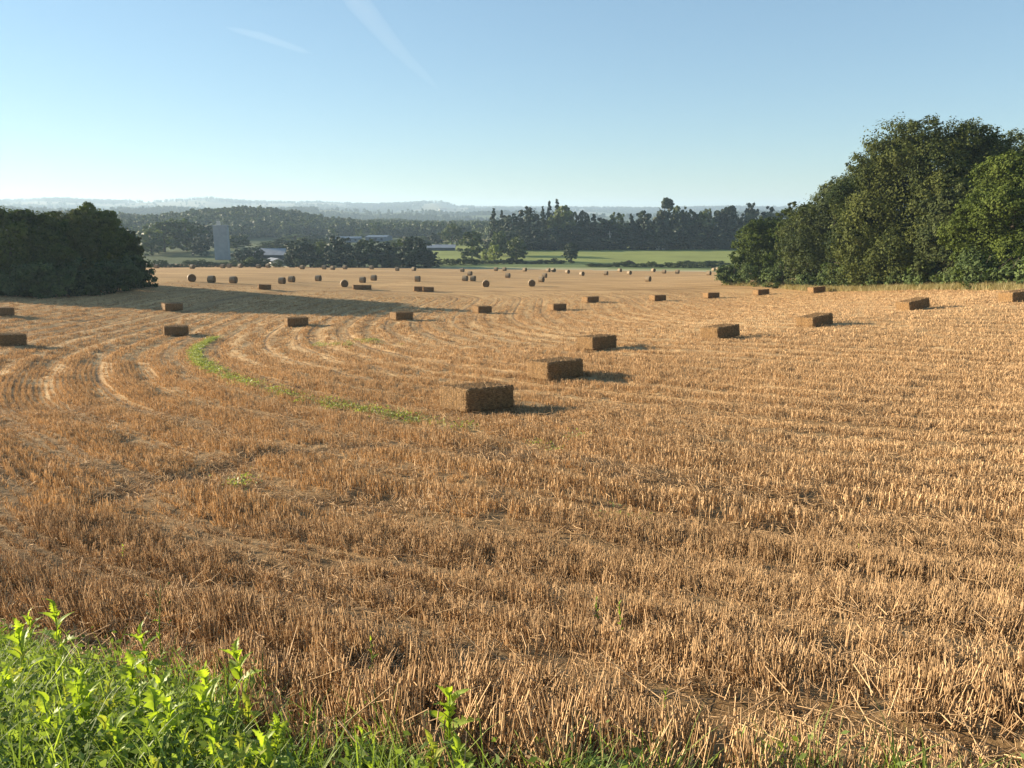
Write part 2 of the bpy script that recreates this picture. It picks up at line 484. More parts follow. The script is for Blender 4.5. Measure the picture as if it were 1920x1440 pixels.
    o = n.new('ShaderNodeOutputMaterial'); l.new(p.outputs[0], o.inputs[0])
    return m
M['ground'] = ground_material()

def row_line(u, x, y):      # narrow wheel marks that follow the curve of the rows
    f = np.abs(((u / 3.4) % 1) - 0.5) * 3.4; f2 = np.abs(((u / 3.4 + 0.27) % 1) - 0.5) * 3.4
    return np.maximum(np.exp(-(f / 0.13) ** 2), 0.7 * np.exp(-(f2 / 0.10) ** 2)) * sstep(14, 30, y) * (0.35 + 0.65 * (1 - sstep(-4, 14, x)))
# ------------------------------------------------------------------ the ground: one sheet to the horizon
def build_ground():
    a1 = np.radians(np.linspace(-42, 42, 600))
    a2 = np.radians(np.linspace(42, 318, 72))[1:-1]
    ang = np.concatenate([a1, a2]); na = len(ang)
    r = np.concatenate([[0.02], np.geomspace(0.4, 8000, 680)]); nr = len(r)
    A, R = np.meshgrid(ang, r)
    x = (R * np.sin(A)).ravel(); y = (R * np.cos(A)).ravel(); rr = R.ravel()
    z = height(x, y)
    u = row_u(x, y)
    tm = np.where(rr < 300, track_mask(x, y), 0)
    fe = field_end(x, y)
    infield = (fe < 0) & (y > 0.5)
    va = verge_amt(x, y)
    inver = (va > 0) & (y < 8) & (rr < 40)
    field = np.where(infield & ~inver, 1.0, 0.0)
    field = np.where((y <= 0.5), 0.0, field)
    # relief of the worked earth
    amp = np.where(rr < 60, 1.0, 0)
    z = z + amp * ((fbm(x * 1.6, y * 1.6, 11, 4) - 0.5) * 0.10 + (fbm(x * 0.35, y * 0.35, 12, 3) - 0.5) * 0.22) * sstep(1.5, 5, rr)
    z = z + np.where(field > 0, 0.05 * np.sin(u * 2 * math.pi / 2.4) * sstep(4, 12, rr) * (1 - sstep(60, 120, rr)), 0)
    z = z - np.where(field > 0, tm * 0.06, 0)
    # region colours
    alb = np.ones((len(x), 4)); alb[:, :3] = 1.0
    wd, _ = line_dist(WEED, x, y)
    g = np.exp(-(wd / 0.45) ** 2) * 0.25
    f = field > 0
    soil_gap_shade = np.array([0.25, 0.225, 0.20])
    near = 1 - sstep(10, 42, rr)
    k = np.clip(tm * 0.45 + near * 0.72, 0, 1)[:, None]  # bare soil in tracks; near the viewer, stalk-gap shade put into the colour
    alb[f, :3] = (alb[:, :3] * (1 - k) + soil_gap_shade * k)[f]
    alb[f, :3] = (alb[:, :3] * (1 - g[:, None]) + np.array([0.55, 0.85, 0.42]) * g[:, None])[f]
    # broad drifts of colour over the stubble
    dr = (fbm(x / 14, y / 9, 41, 3) - 0.5)[:, None]
    alb[f, :3] *= (1 + dr * np.array([0.45, 0.50, 0.6]))[f]
    fd = sstep(45, 130, rr)[:, None]
    alb[f, :3] *= (1 - fd * np.array([0.10, 0.16, 0.26]))[f]
    # beyond the field
    meadow = np.array([0.23, 0.25, 0.07]); rough = np.array([0.13, 0.15, 0.05]); pale = np.array([0.33, 0.31, 0.15]); wood = np.array([0.035, 0.045, 0.018])
    o = ~f
    c = np.tile(rough, (len(x), 1))
    farm = (rr > 250)
    c[farm & (fe < 14)] = pale
    c[farm & (fe >= 14) & (rr < 345)] = np.array([0.15, 0.18, 0.06])
    c[farm & (rr >= 345) & (rr < 620)] = meadow
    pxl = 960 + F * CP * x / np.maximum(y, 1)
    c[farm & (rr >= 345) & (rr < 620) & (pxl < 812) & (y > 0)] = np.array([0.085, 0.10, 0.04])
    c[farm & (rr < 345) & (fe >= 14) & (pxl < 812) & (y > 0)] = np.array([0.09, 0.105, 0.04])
    cell = vnoise(np.floor(x / 260 + 0.6 * vnoise(x / 500, y / 500, 61)), np.floor(y / 340 + 0.6 * vnoise(x / 480, y / 520, 62)), 63)
    fr = rr >= 620
    c[fr & (cell < 0.42)] = np.array([0.07, 0.085, 0.03])
    c[fr & (cell >= 0.42) & (cell < 0.7)] = np.array([0.10, 0.12, 0.045])
    c[fr & (cell >= 0.7)] = np.array([0.20, 0.18, 0.09])
    vg = (rr < 40)
    c[vg] = np.array([0.10, 0.10, 0.045])
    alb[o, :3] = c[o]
    V = np.stack([x, y, z], 1)
    i = np.arange(nr - 1)[:, None]; j = np.arange(na)[None]
    j2 = (j + 1) % na
    Fq = np.stack([i * na + j, (i + 1) * na + j, (i + 1) * na + j2, i * na + j2], -1).reshape(-1, 4)[:, ::-1]
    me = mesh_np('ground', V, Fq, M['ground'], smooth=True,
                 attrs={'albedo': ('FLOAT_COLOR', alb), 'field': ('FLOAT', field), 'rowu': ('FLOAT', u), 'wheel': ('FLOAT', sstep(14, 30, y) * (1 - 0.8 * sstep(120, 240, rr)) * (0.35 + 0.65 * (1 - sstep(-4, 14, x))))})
    o = link('ground', me)
    tag(o, kind='structure')
    o['label'] = 'straw coloured stubble field falling to green meadows and far hills'
    return o
build_ground()

# ------------------------------------------------------------------ instancing for uncountable stuff
def proto_collection(name, meshes):
    c = bpy.data.collections.new(name)
    for k, me in enumerate(meshes):
        o = bpy.data.objects.new('%s_%02d' % (name, k), me); c.objects.link(o)
    return c
def scatter(name, label, pts, rot, scl, idx, coll):
    me = mesh_np(name, pts, np.zeros((0, 4)), attrs={'rot': ('FLOAT_VECTOR', rot), 'scl': ('FLOAT_VECTOR', scl), 'idx': ('INT', idx)})
    o = link(name, me)
    t = bpy.data.node_groups.new(name + '_nodes', 'GeometryNodeTree')
    t.interface.new_socket('Geometry', in_out='INPUT', socket_type='NodeSocketGeometry')
    t.interface.new_socket('Geometry', in_out='OUTPUT', socket_type='NodeSocketGeometry')
    n = t.nodes; l = t.links
    gi = n.new('NodeGroupInput'); go = n.new('NodeGroupOutput')
    ci = n.new('GeometryNodeCollectionInfo'); ci.inputs['Collection'].default_value = coll
    ci.inputs['Separate Children'].default_value = True; ci.inputs['Reset Children'].default_value = True
    ip = n.new('GeometryNodeInstanceOnPoints'); ip.inputs['Pick Instance'].default_value = True
    def named(a, typ):
        q = n.new('GeometryNodeInputNamedAttribute'); q.data_type = typ; q.inputs['Name'].default_value = a
        return [s for s in q.outputs if s.enabled and s.name == 'Attribute'][0]
    l.new(gi.outputs[0], ip.inputs['Points']); l.new(ci.outputs[0], ip.inputs['Instance'])
    l.new(named('idx', 'INT'), ip.inputs['Instance Index'])
    l.new(named('rot', 'FLOAT_VECTOR'), ip.inputs['Rotation'])
    l.new(named('scl', 'FLOAT_VECTOR'), ip.inputs['Scale'])
    l.new(ip.outputs[0], go.inputs[0])
    md = o.modifiers.new('scatter', 'NODES'); md.node_group = t
    tag(o, label, None, None, 'stuff')
    return o

# stalks --------------------------------------------------------------
def stalk_clump(seed, n, w, hmin, hmax, sx, sy, lean, prism=True, lying=0):
    g = np.random.default_rng(seed); V = []; Fc = []; T = []
    for i in range(n):
        p = np.array([g.uniform(-sx, sx), g.normal(0, sy), -0.02])
        h = g.uniform(hmin, hmax); a = g.uniform(0, 2 * math.pi); le = abs(g.normal(0, lean))
        if g.random() < 0.12: le += 0.5
        if i < lying:
            le = g.uniform(1.25, 1.5); p[2] = g.uniform(0.01, 0.05)
        d = np.array([math.sin(le) * math.cos(a), math.sin(le) * math.sin(a), math.cos(le)])
        ww = w * g.uniform(0.7, 1.3); t = g.uniform(0.05, 1.0)
        top = p + d * h
        s = np.cross(d, [0.3, 0.5, 0.81]); s /= np.linalg.norm(s) + 1e-9
        th = g.uniform(0, 6.28); s2 = np.cross(d, s); s = s * math.cos(th) + s2 * math.sin(th); s2 = np.cross(d, s)
        b = len(V)
        if prism:
            for q, wq in ((p, ww * 0.5), (top, ww * 0.42)):
                for k in range(3):
                    an = 2.094 * k; V.append(q + (s * math.cos(an) + s2 * math.sin(an)) * wq); T.append(t)
            for k in range(3):
                k2 = (k + 1) % 3; Fc.append([b + k, b + k2, b + 3 + k2, b + 3 + k])
            if g.random() < 0.35 and i >= lying:     # torn leaf sheath
                m = p + d * h * g.uniform(0.4, 0.9); o2 = np.array([g.normal(), g.normal(), g.uniform(-0.3, 0.9)]); o2 /= np.linalg.norm(o2)
                e = m + o2 * h * g.uniform(0.25, 0.55); b = len(V)
                V += [m + s * ww * 0.7, m - s * ww * 0.7, e - s * ww * 0.15, e + s * ww * 0.15]; T += [min(1, t + 0.2)] * 4
                Fc.append([b, b + 1, b + 2, b + 3])
        else:
            V += [p + s * ww * .5, p - s * ww * .5, top - s * ww * .4, top + s * ww * .4]; T += [t] * 4
            Fc.append([b, b + 1, b + 2, b + 3])
    return mesh_np('stubble_clump', np.array(V), np.array(Fc), M['straw'], T)

near_c = proto_collection('near_stubble', [stalk_clump(100 + i, 14, 0.0052, 0.10, 0.19, 0.075, 0.016, 0.16) for i in range(8)])
mid_c = proto_collection('mid_stubble', [stalk_clump(200 + i, 15, 0.0095, 0.10, 0.17, 0.14, 0.03, 0.2, False) for i in range(8)])
far_c = proto_collection('far_stubble', [stalk_clump(300 + i, 18, 0.021, 0.08, 0.15, 0.40, 0.09, 0.25, False) for i in range(6)])
lie_c = proto_collection('loose_straw', [stalk_clump(400 + i, 9, 0.0050, 0.07, 0.20, 0.16, 0.12, 0.2, True, 9) for i in range(6)])

def field_points(y0, y1, dens, seed, half=0.74, pad=1.0):
    g = np.random.default_rng(seed)
    W = half * y1 + pad
    n = int(dens * (y1 - y0) * 2 * W)
    x = g.uniform(-W, W, n); y = g.uniform(y0, y1, n)
    k = np.abs(x) < half * y + pad
    return x[k], y[k], g
def stubble_layer(name, label, y0, y1, dens, coll, nvar, seed, spacing, hs=1.0, fade=(1e3, 2e3), rise=None):
    x, y, g = field_points(y0, y1, dens, seed)
    u = row_u(x, y)
    e = 0.05
    gx = (row_u(x + e, y) - u) / e; gy = (row_u(x, y + e) - u) / e
    L = np.hypot(gx, gy) + 1e-6; gx /= L; gy /= L
    # pull the plants into drill rows
    if spacing:
        du = np.round(u / spacing) * spacing - u
        x = x + gx * du * 0.92; y = y + gy * du * 0.92
    tm = track_mask(x, y); wd, _ = line_dist(WEED, x, y)
    va = verge_amt(x, y)
    band = 0.5 + 0.5 * np.sin(u * 2 * math.pi / 2.1 + 3.0 * vnoise(x * .25, y * .25, 9))
    patch = fbm(x * 0.55, y * 0.55, 21, 3)
    keep = (va < -0.02) & (g.random(len(x)) > tm * 0.55) & (g.random(len(x)) > np.exp(-(wd / 0.4) ** 2) * 0.7) & (patch > 0.16) & (g.random(len(x)) < 0.36 + 0.64 * np.sqrt(band))
    keep &= g.random(len(x)) < 1 - sstep(fade[0], fade[1], y)
    if rise: keep &= g.random(len(x)) < sstep(rise[0], rise[1], y)
    keep &= g.random(len(x)) > row_line(u, x, y) * 0.9
    x, y, gx, gy, tm, patch, band = [q[keep] for q in (x, y, gx, gy, tm, patch, band)]
    z = height(x, y) + near_relief(x, y, tm, row_u(x, y))
    n = len(x)
    hsc = hs * (0.34 + 0.78 * sstep(0.12, 0.62, band) + 0.55 * patch) * (1 - 0.35 * tm) * g.uniform(0.75, 1.2, n)
    rz = np.arctan2(gx, -gy) + g.normal(0, 0.15, n) + np.where(g.random(n) < 0.5, math.pi, 0)
    flat = (tm > 0.35) & (g.random(n) < 0.5)
    tiltdir = vnoise(x * 0.4, y * 0.4, 55)
    tx = np.where(flat, -g.uniform(0.6, 1.25, n), g.normal(0, 0.10, n) - 0.25 * (tiltdir - 0.5))
    ty = np.where(flat, g.normal(0.3, 0.3, n), g.normal(0, 0.10, n) + 0.5 * (tiltdir - 0.45))
    rot = np.stack([tx, ty, np.where(flat, g.normal(0.35, 0.45, n), rz)], 1)
    scl = np.stack([np.ones(n), np.ones(n), hsc], 1)
    return scatter(name, label, np.stack([x, y, z], 1), rot, scl, g.integers(0, nvar, n), coll)
def near_relief(x, y, tm, u):
    rr = np.hypot(x, y)
    amp = np.where(rr < 60, 1.0, 0)
    z = amp * ((fbm(x * 1.6, y * 1.6, 11, 4) - 0.5) * 0.10 + (fbm(x * 0.35, y * 0.35, 12, 3) - 0.5) * 0.22) * sstep(1.5, 5, rr)
    z = z + 0.05 * np.sin(u * 2 * math.pi / 2.4) * sstep(4, 12, rr) * (1 - sstep(60, 120, rr))
    return z - tm * 0.06
stubble_layer('stubble', 'short cut straw stubble standing in rows close to the verge', 1.7, 9.5, 125, near_c, 8, 1, 0.21, 1.0)
stubble_layer('stubble', 'cut straw stubble on the slope around the first bales', 9.5, 62, 56, mid_c, 8, 2, 0.24, 1.0, (24, 60))
stubble_layer('stubble', 'cut straw stubble out across the middle of the field', 22, 150, 7.0, far_c, 6, 3, 0.0, 0.9, (60, 150), (22, 50))

def loose():
    x, y, g = field_points(1.6, 26, 16, 9)
    tm = track_mask(x, y); va = verge_amt(x, y)
    k = (va < 0.25) & (g.random(len(x)) < 0.30 + 0.7 * tm)
    x, y, tm = x[k], y[k], tm[k]; n = len(x)
    z = height(x, y) + near_relief(x, y, tm, row_u(x, y)) + g.uniform(0, 0.05, n)
    rot = np.stack([g.normal(0, 0.15, n), g.normal(0, 0.15, n), g.uniform(0, 6.28, n)], 1)
    s = np.interp(y, [2, 12, 26], [1.0, 1.3, 1.8])[:, None] * np.ones((1, 3))
    x2, y2, g = field_points(1.5, 8.5, 70, 19)
    k = verge_amt(x2, y2) < 0.1
    x2, y2 = x2[k], y2[k]; m = len(x2); tm2 = track_mask(x2, y2)
    z2 = height(x2, y2) + near_relief(x2, y2, tm2, row_u(x2, y2)) - 0.012
    x = np.concatenate([x, x2]); y = np.concatenate([y, y2]); z = np.concatenate([z, z2])
    rot = np.concatenate([rot, np.stack([g.normal(0, 0.1, m), g.normal(0, 0.1, m), g.uniform(0, 6.28, m)], 1)])
    s = np.concatenate([s, g.uniform(0.3, 0.7, m)[:, None] * np.ones((1, 3))]); n = len(x)
    scatter('loose_straw', 'loose straw lying flat between the stubble rows', np.stack([x, y, z], 1), rot, s, g.integers(0, 6, n), lie_c)
loose()

# ------------------------------------------------------------------ leaves: quads scattered through clumps
def leaf_quads(P, N, size, g, asp=0.6):
    n = len(P)
    N = N / (np.linalg.norm(N, axis=1, keepdims=True) + 1e-9)
    A = np.cross(N, g.normal(size=(n, 3))); A /= np.linalg.norm(A, axis=1, keepdims=True) + 1e-9
    B = np.cross(N, A)
    s = size * g.uniform(0.6, 1.35, (n, 1))
    V = np.stack([P + A * s, P + B * s * asp, P - A * s, P - B * s * asp], 1).reshape(-1, 3)
    Fq = np.arange(4 * n).reshape(-1, 4)
    return V, Fq
def sph(g, n):
    d = g.normal(size=(n, 3)); return d / np.linalg.norm(d, axis=1, keepdims=True)
def blob_crown(g, blobs, n_leaf, leaf, clump_k=1.0, tint0=0.5, spread=0.17, asp=0.6):
    B = np.array([b[0] for b in blobs]); Rb = np.array([b[1] for b in blobs])
    area = (Rb.prod(1)) ** (2 / 3); pr = area / area.sum()
    nc = max(8, int(n_leaf / 45 * clump_k))
    bi = g.choice(len(blobs), nc, p=pr)
    d = sph(g, nc); d[:, 2] += 0.12
    rad = g.uniform(0.66, 1.10, nc) ** 0.6
    C = B[bi] + d * Rb[bi] * rad[:, None]
    ct = g.normal(0, 0.10, nc) + g.normal(0, 0.13, len(blobs))[bi]
    li = g.integers(0, nc, n_leaf)
    sp = (Rb[bi[li]].mean(1) * spread)[:, None]
    off = np.clip(g.normal(size=(n_leaf, 3)), -1.9, 1.9) * sp * np.array([1, 1, 0.75])
    P = C[li] + off
    N = d[li] * 0.7 + off / (sp + 1e-9) * 0.35 + sph(g, n_leaf) * 0.8 + np.array([0, 0, 0.25])
    V, Fq = leaf_quads(P, N, leaf, g, asp)
    tint = np.repeat(np.clip(tint0 + ct[li] + g.normal(0, 0.13, n_leaf), 0, 1), 4)
    return V, Fq, tint
def broad_blobs(g, H, R, low=0.12, n=16, flat=1.0, rs=(0.24, 0.40)):
    bl = [((0, 0, H * 0.52), (R * 0.62, R * 0.62, H * 0.36))]
    for i in range(n):
        h = low + (0.95 - low) * ((i + g.random()) / n)
        env = math.sqrt(max(0.05, 1 - ((h - 0.42) / 0.62) ** 2))
        a = i * 2.4 + g.uniform(-0.6, 0.6); rr = R * g.uniform(*rs)
        q = max(0, env * R - rr * 0.9) * g.uniform(0.75, 1.05)
        bl.append(((math.cos(a) * q, math.sin(a) * q, min(h * H, H - rr * 0.8)), (rr, rr, rr * g.uniform(0.7, 0.95) * flat)))
    return bl
def limb_mesh(g, H, R, blobs, r0):
    mb = MB()
    mb.tube([(0, 0, -0.3), (0.02 * H, 0, H * 0.18), (-0.01 * H, 0.01 * H, H * 0.42), (0.01 * H, 0, H * 0.75)], [r0 * 1.3, r0, r0 * 0.7, r0 * 0.2], 9)
    for c, r in blobs[1:9]:
        z0 = min(H * 0.45, max(H * 0.12, c[2] * 0.55))
        mid = Vector((c[0] * 0.45, c[1] * 0.45, (z0 + c[2]) * 0.52))
        mb.tube([(0, 0, z0), mid, c], [r0 * 0.45, r0 * 0.28, r0 * 0.08], 6)
    return mb.mesh('trunk', M['bark'], True)

def tree(name, label, cat, loc, H, R, leafn, leaf, mat, seed, low=0.12, nb=16, group=None, rz=0, clump=1.0, blobs=None, r0=None, spread=0.17, tint0=0.5, rs=(0.24, 0.40)):
    g = np.random.default_rng(seed)
    e = empty(name, loc, rz)
    tag(e, label, cat, group)
    bl = blobs or broad_blobs(g, H, R, low, nb, 1.0, rs)
    V, Fq, t = blob_crown(g, bl, leafn, leaf, clump, tint0, spread)
    V[:, 2] = np.maximum(V[:, 2], 0.02)
    link('crown', mesh_np('crown', V, Fq, mat, t), e)
    link('trunk', limb_mesh(g, H, R, bl, r0 or max(0.12, H * 0.025)), e)
    return e

# --- hedgerow of big trees on the right -------------------------------
def pxtree(px, Y, top_px, width_px):
    X, Y, Z = at(px, Y)
    r = ray(px, top_px); ztop = CAMZ + r[2] / r[1] * Y
    return (X, Y, Z), ztop - Z, width_px * 0.5 / F * Y
def right_trees():
    G = 'trees of the hedgerow beside the field'
    for px, Y, top, w, n, lf, mat, low, nb, nm, lab, sd in [
        (1738, 109, 228, 330, 86000, 0.228, 'oak', 0.05, 34, 'oak_tree', 'tall broad domed dark oak, the highest tree of the hedgerow', 1),
        (1655, 114, 268, 215, 40800, 0.228, 'oak', 0.05, 20, 'oak_tree', 'dark rounded oak leaning on the left shoulder of the tallest oak', 2),
        (1560, 130, 340, 185, 30600, 0.228, 'grey_leaf', 0.04, 18, 'field_maple_tree', 'mid height dull green tree between the bushy end tree and oaks', 3),
        (1425, 160, 408, 122, 25500, 0.243, 'ash', 0.02, 18, 'hawthorn_tree', 'round bushy green tree at the far end of the hedgerow', 4),
        (1498, 144, 376, 96, 15300, 0.228, 'oak', 0.04, 14, 'hawthorn_tree', 'narrow dark tree just behind the round bushy end tree', 5),
        (1770, 96, 345, 120, 22100, 0.19, 'grey_leaf', 0.10, 16, 'willow_tree', 'grey green tree in front of the tallest oak', 6),
        (1895, 87, 292, 230, 57800, 0.19, 'ash', 0.03, 26, 'ash_tree', 'bright green ash with fresh leaves at the near end of hedgerow', 7),
        (1885, 119, 246, 230, 27200, 0.243, 'oak', 0.06, 20, 'oak_tree', 'dark oak standing behind the bright green ash', 8),
        (1605, 138, 312, 170, 14000, 0.26, 'oak', 0.05, 18, 'oak_tree', 'dark oak closing the gap behind the dull green tree', 10),
        (1500, 150, 378, 130, 10000, 0.26, 'ash', 0.05, 16, 'ash_tree', 'green tree hidden behind the round bushy end tree', 11),
        (2090, 89, 300, 200, 20400, 0.243, 'oak', 0.04, 18, 'oak_tree', 'dark oak past the bright green ash, mostly hidden', 9),
    ]:
        loc, H, R = pxtree(px, Y, top, w)
        tree(nm, lab, 'tree', loc, H, R, int(n * 1.4), lf * 0.74, M[mat], 500 + sd, low, int(nb * 1.7), G, clump=1.2, spread=0.16, tint0=0.42, rs=(0.15, 0.30))
right_trees()
def right_bushes():
    G = 'brambles along the foot of the hedgerow'
    g = random.Random(5)
    spots = []
    for k, (px, Y, hp, w) in enumerate([(1378, 155, 38, 60), (1430, 149, 34, 62), (1478, 138, 46, 66), (1525, 129, 42, 70), (1572, 122, 48, 70), (1620, 115, 56, 74), (1668, 108, 44, 70),
                      (1716, 103, 44, 74), (1764, 97, 62, 84), (1815, 91, 62, 90), (1868, 84, 66, 100), (1925, 80, 60, 100), (1990, 75, 56, 110)]):
        X, Y, Z = at(px, Y)
        H = hp / F * Y * g.uniform(0.9, 1.25); R = w / F * Y * 0.62
        gg = np.random.default_rng(700 + k)
        e = empty('bramble_bush', (X, Y, Z), g.uniform(0, 6))
        tag(e, 'low grey green bramble bush sprawling at the foot of the hedgerow trees', 'bush', G)
        bl = [((gg.uniform(-.6, .6) * R, gg.uniform(-.6, .6) * R, H * gg.uniform(0.15, 0.62)), (R * gg.uniform(.3, .5), R * gg.uniform(.3, .5), H * gg.uniform(.25, .4))) for _ in range(11)]
        V, Fq, t = blob_crown(gg, bl, 4200, 0.20, 1.2, 0.55, 0.22)
        V[:, 2] = np.maximum(V[:, 2], 0.02)
        link('foliage', mesh_np('foliage', V, Fq, M['bramble'], t), e)
        mb = MB()
        for q in range(9):
            a = q * 0.7; mb.tube([(0, 0, -0.1), (math.cos(a) * R * .4, math.sin(a) * R * .4, H * .8), (math.cos(a) * R * .9, math.sin(a) * R * .9, H * .3)], [0.03, 0.025, 0.01], 5)
        link('stems', mb.mesh('stems', M['bark']), e)
right_bushes()

# --- dry pale grass along the hedgerow foot
def blade_patch(seed, n, h0, h1, w, spread, mat, bend=0.5):
    g = np.random.default_rng(seed); V = []; Fc = []; T = []
    for i in range(n):
        x, y = g.normal(0, spread, 2); h = g.uniform(h0, h1); a = g.uniform(0, 6.283); b = g.uniform(0.1, bend)
        t = g.uniform(0, 1); ww = w * g.uniform(0.6, 1.3); o = len(V)
        ca, sa = math.cos(a), math.sin(a)
        for k, (f, wd) in enumerate(((0, 1), (0.45, 0.85), (0.8, 0.5), (1, 0.05))):
            q = b * f * f * h; z = h * f * (1 - 0.25 * b * f)
            V += [(x + ca * q - sa * ww * wd * .5, y + sa * q + ca * ww * wd * .5, z - 0.01), (x + ca * q + sa * ww * wd * .5, y + sa * q - ca * ww * wd * .5, z - 0.01)]
            T += [t, t]
        for k in range(3):
            Fc.append([o + 2 * k, o + 2 * k + 1, o + 2 * k + 3, o + 2 * k + 2])
    return mesh_np('grass_tuft', np.array(V), np.array(Fc), mat, T)
M['dry_grass'] = leaf_mat('dry_grass', (0.22, 0.19, 0.07), (0.46, 0.38, 0.19), 0.3, (1.1, 1.0, 0.6))
dry_c = proto_collection('dry_grass', [blade_patch(30 + i, 60, 0.3, 0.9, 0.03, 0.35, M['dry_grass'], 0.7) for i in range(4)])
def hedge_foot():
    g = np.random.default_rng(77); P = []
    for a, b in zip([(1362, 157), (1440, 145), (1530, 122), (1620, 108), (1720, 97), (1820, 85), (1930, 74)], [(1440, 145), (1530, 122), (1620, 108), (1720, 97), (1820, 85), (1930, 74), (2100, 66)]):
        A = np.array(at(*a)[:2]); Bq = np.array(at(*b)[:2])
        n = int(np.hypot(*(Bq - A)) * 14)
        t = g.random(n)[:, None]; q = A + (Bq - A) * t + np.stack([np.abs(g.normal(0, 1.2, n)), g.normal(0, .4, n)], 1)
        P.append(q)
    P = np.concatenate(P); n = len(P)
    z = height(P[:, 0], P[:, 1])
    s = g.uniform(0.6, 1.3, n)[:, None] * np.ones((1, 3))
    scatter('dry_grass', 'dry pale grass fringe along the foot of the hedgerow', np.column_stack([P, z]), np.stack([0 * z, 0 * z, g.uniform(0, 6.28, n)], 1), s, g.integers(0, 4, n), dry_c)
hedge_foot()

# --- copse on the left -------------------------------------------------
def left_copse():
    G = 'trees of the copse across the field from the hedgerow'
    for px, Y, top, w, n, lf, mat, lab, sd in [
        (190, 119, 386, 115, 28900, 0.228, 'ash', 'tallest tree of the copse, sunlit round top', 21),
        (242, 123, 428, 62, 15300, 0.228, 'oak', 'dark outermost copse tree overhanging the stubble', 22),
        (140, 113, 392, 110, 23800, 0.228, 'oak', 'dark copse tree beside the tallest one', 23),
        (85, 108, 394, 110, 23800, 0.228, 'ash', 'middle copse tree with a flat sunlit top', 24),
        (20, 106, 384, 120, 25500, 0.228, 'ash', 'broad copse tree with pale sunlit crown at frame edge', 25),
        (-70, 105, 425, 140, 17000, 0.258, 'oak', 'dark copse tree past the broad pale one', 26),
        (-180, 105, 450, 150, 15300, 0.274, 'oak', 'dark copse tree farthest from the open stubble', 27),
        (165, 128, 400, 110, 15300, 0.258, 'oak', 'dark tree at the back of the copse', 28),
    ]:
        loc, H, R = pxtree(px, Y, top, w)
        tree('copse_tree', lab, 'tree', loc, H, R, int(n * 1.15), lf * 0.85, M[mat], 500 + sd, 0.02, 26, G, clump=1.2, spread=0.17, tint0=0.58, rs=(0.16, 0.34))
    g = random.Random(9)
    for k, (px, Y, hp, w) in enumerate([(8, 103, 60, 90), (60, 103, 66, 90), (112, 105, 60, 90), (165, 108, 62, 90), (212, 113, 60, 80), (252, 120, 62, 56)]):
        X, Y, Z = at(px, Y); H = hp / F * Y; R = w / F * Y * 0.6
        gg = np.random.default_rng(800 + k)
        e = empty('copse_bush', (X, Y, Z), g.uniform(0, 6))
        tag(e, 'dark shaded bush filling the foot of the copse', 'bush', 'bushes at the foot of the copse')
        bl = [((gg.uniform(-.6, .6) * R, gg.uniform(-.5, .5) * R, H * gg.uniform(0.12, 0.65)), (R * gg.uniform(.3, .5), R * gg.uniform(.3, .45), H * gg.uniform(.25, .4))) for _ in range(11)]
        V, Fq, t = blob_crown(gg, bl, 4000, 0.24, 1.2, 0.4, 0.22); V[:, 2] = np.maximum(V[:, 2], 0.02)
        link('foliage', mesh_np('foliage', V, Fq, M['bramble'], t), e)
        mb = MB()
        for q in range(7):
            a = q * 0.9; mb.tube([(0, 0, -0.1), (math.cos(a) * R * .3, math.sin(a) * R * .3, H * .5), (math.cos(a) * R * .6, math.sin(a) * R * .6, H * .8)], [0.06, 0.04, 0.01], 5)
        link('stems', mb.mesh('stems', M['bark']), e)
left_copse()

# ------------------------------------------------------------------ middle distance trees (shared meshes)
def conifer_crown(seed, H, R, n, leaf):
    g = np.random.default_rng(seed)
    nb = 60; P = []; N = []
    zz = np.sort(g.uniform(0.08, 1.0, nb)) * H
    for z in zz:
        a = g.uniform(0, 6.283); L = R * (1 - z / H) ** 0.8 * g.uniform(0.65, 1.15) + 0.15
        k = max(4, int(n / nb * (0.35 + 1.3 * (1 - z / H))))
        t = g.random(k) ** 0.7
        p = np.stack([np.cos(a) * L * t, np.sin(a) * L * t, z - 0.22 * L * t], 1) + g.normal(size=(k, 3)) * np.array([.14, .14, .10]) * (0.4 + L * 0.35)
        P.append(p); N.append(np.array([math.cos(a), math.sin(a), 0.6]) * 0.7 + sph(g, k) * 0.8)
    P = np.concatenate(P); N = np.concatenate(N)
    V, Fq = leaf_quads(P, N, leaf, g, 0.5)
    return V, Fq, np.repeat(np.clip(g.normal(0.45, 0.2, len(P)), 0, 1), 4)
def pine_crown(seed, H, R, n, leaf):
    g = np.random.default_rng(seed); bl = []
    for i in range(11):
        h = g.uniform(0.45, 0.97); a = g.uniform(0, 6.28); q = R * g.uniform(0.1, 0.75) * (1.15 - 0.6 * h)
        r = R * g.uniform(0.25, 0.42)
        bl.append(((math.cos(a) * q, math.sin(a) * q, h * H - r * 0.4), (r, r, r * 0.55)))
    return blob_crown(g, bl, n, leaf, 1.5, 0.45, 0.2)
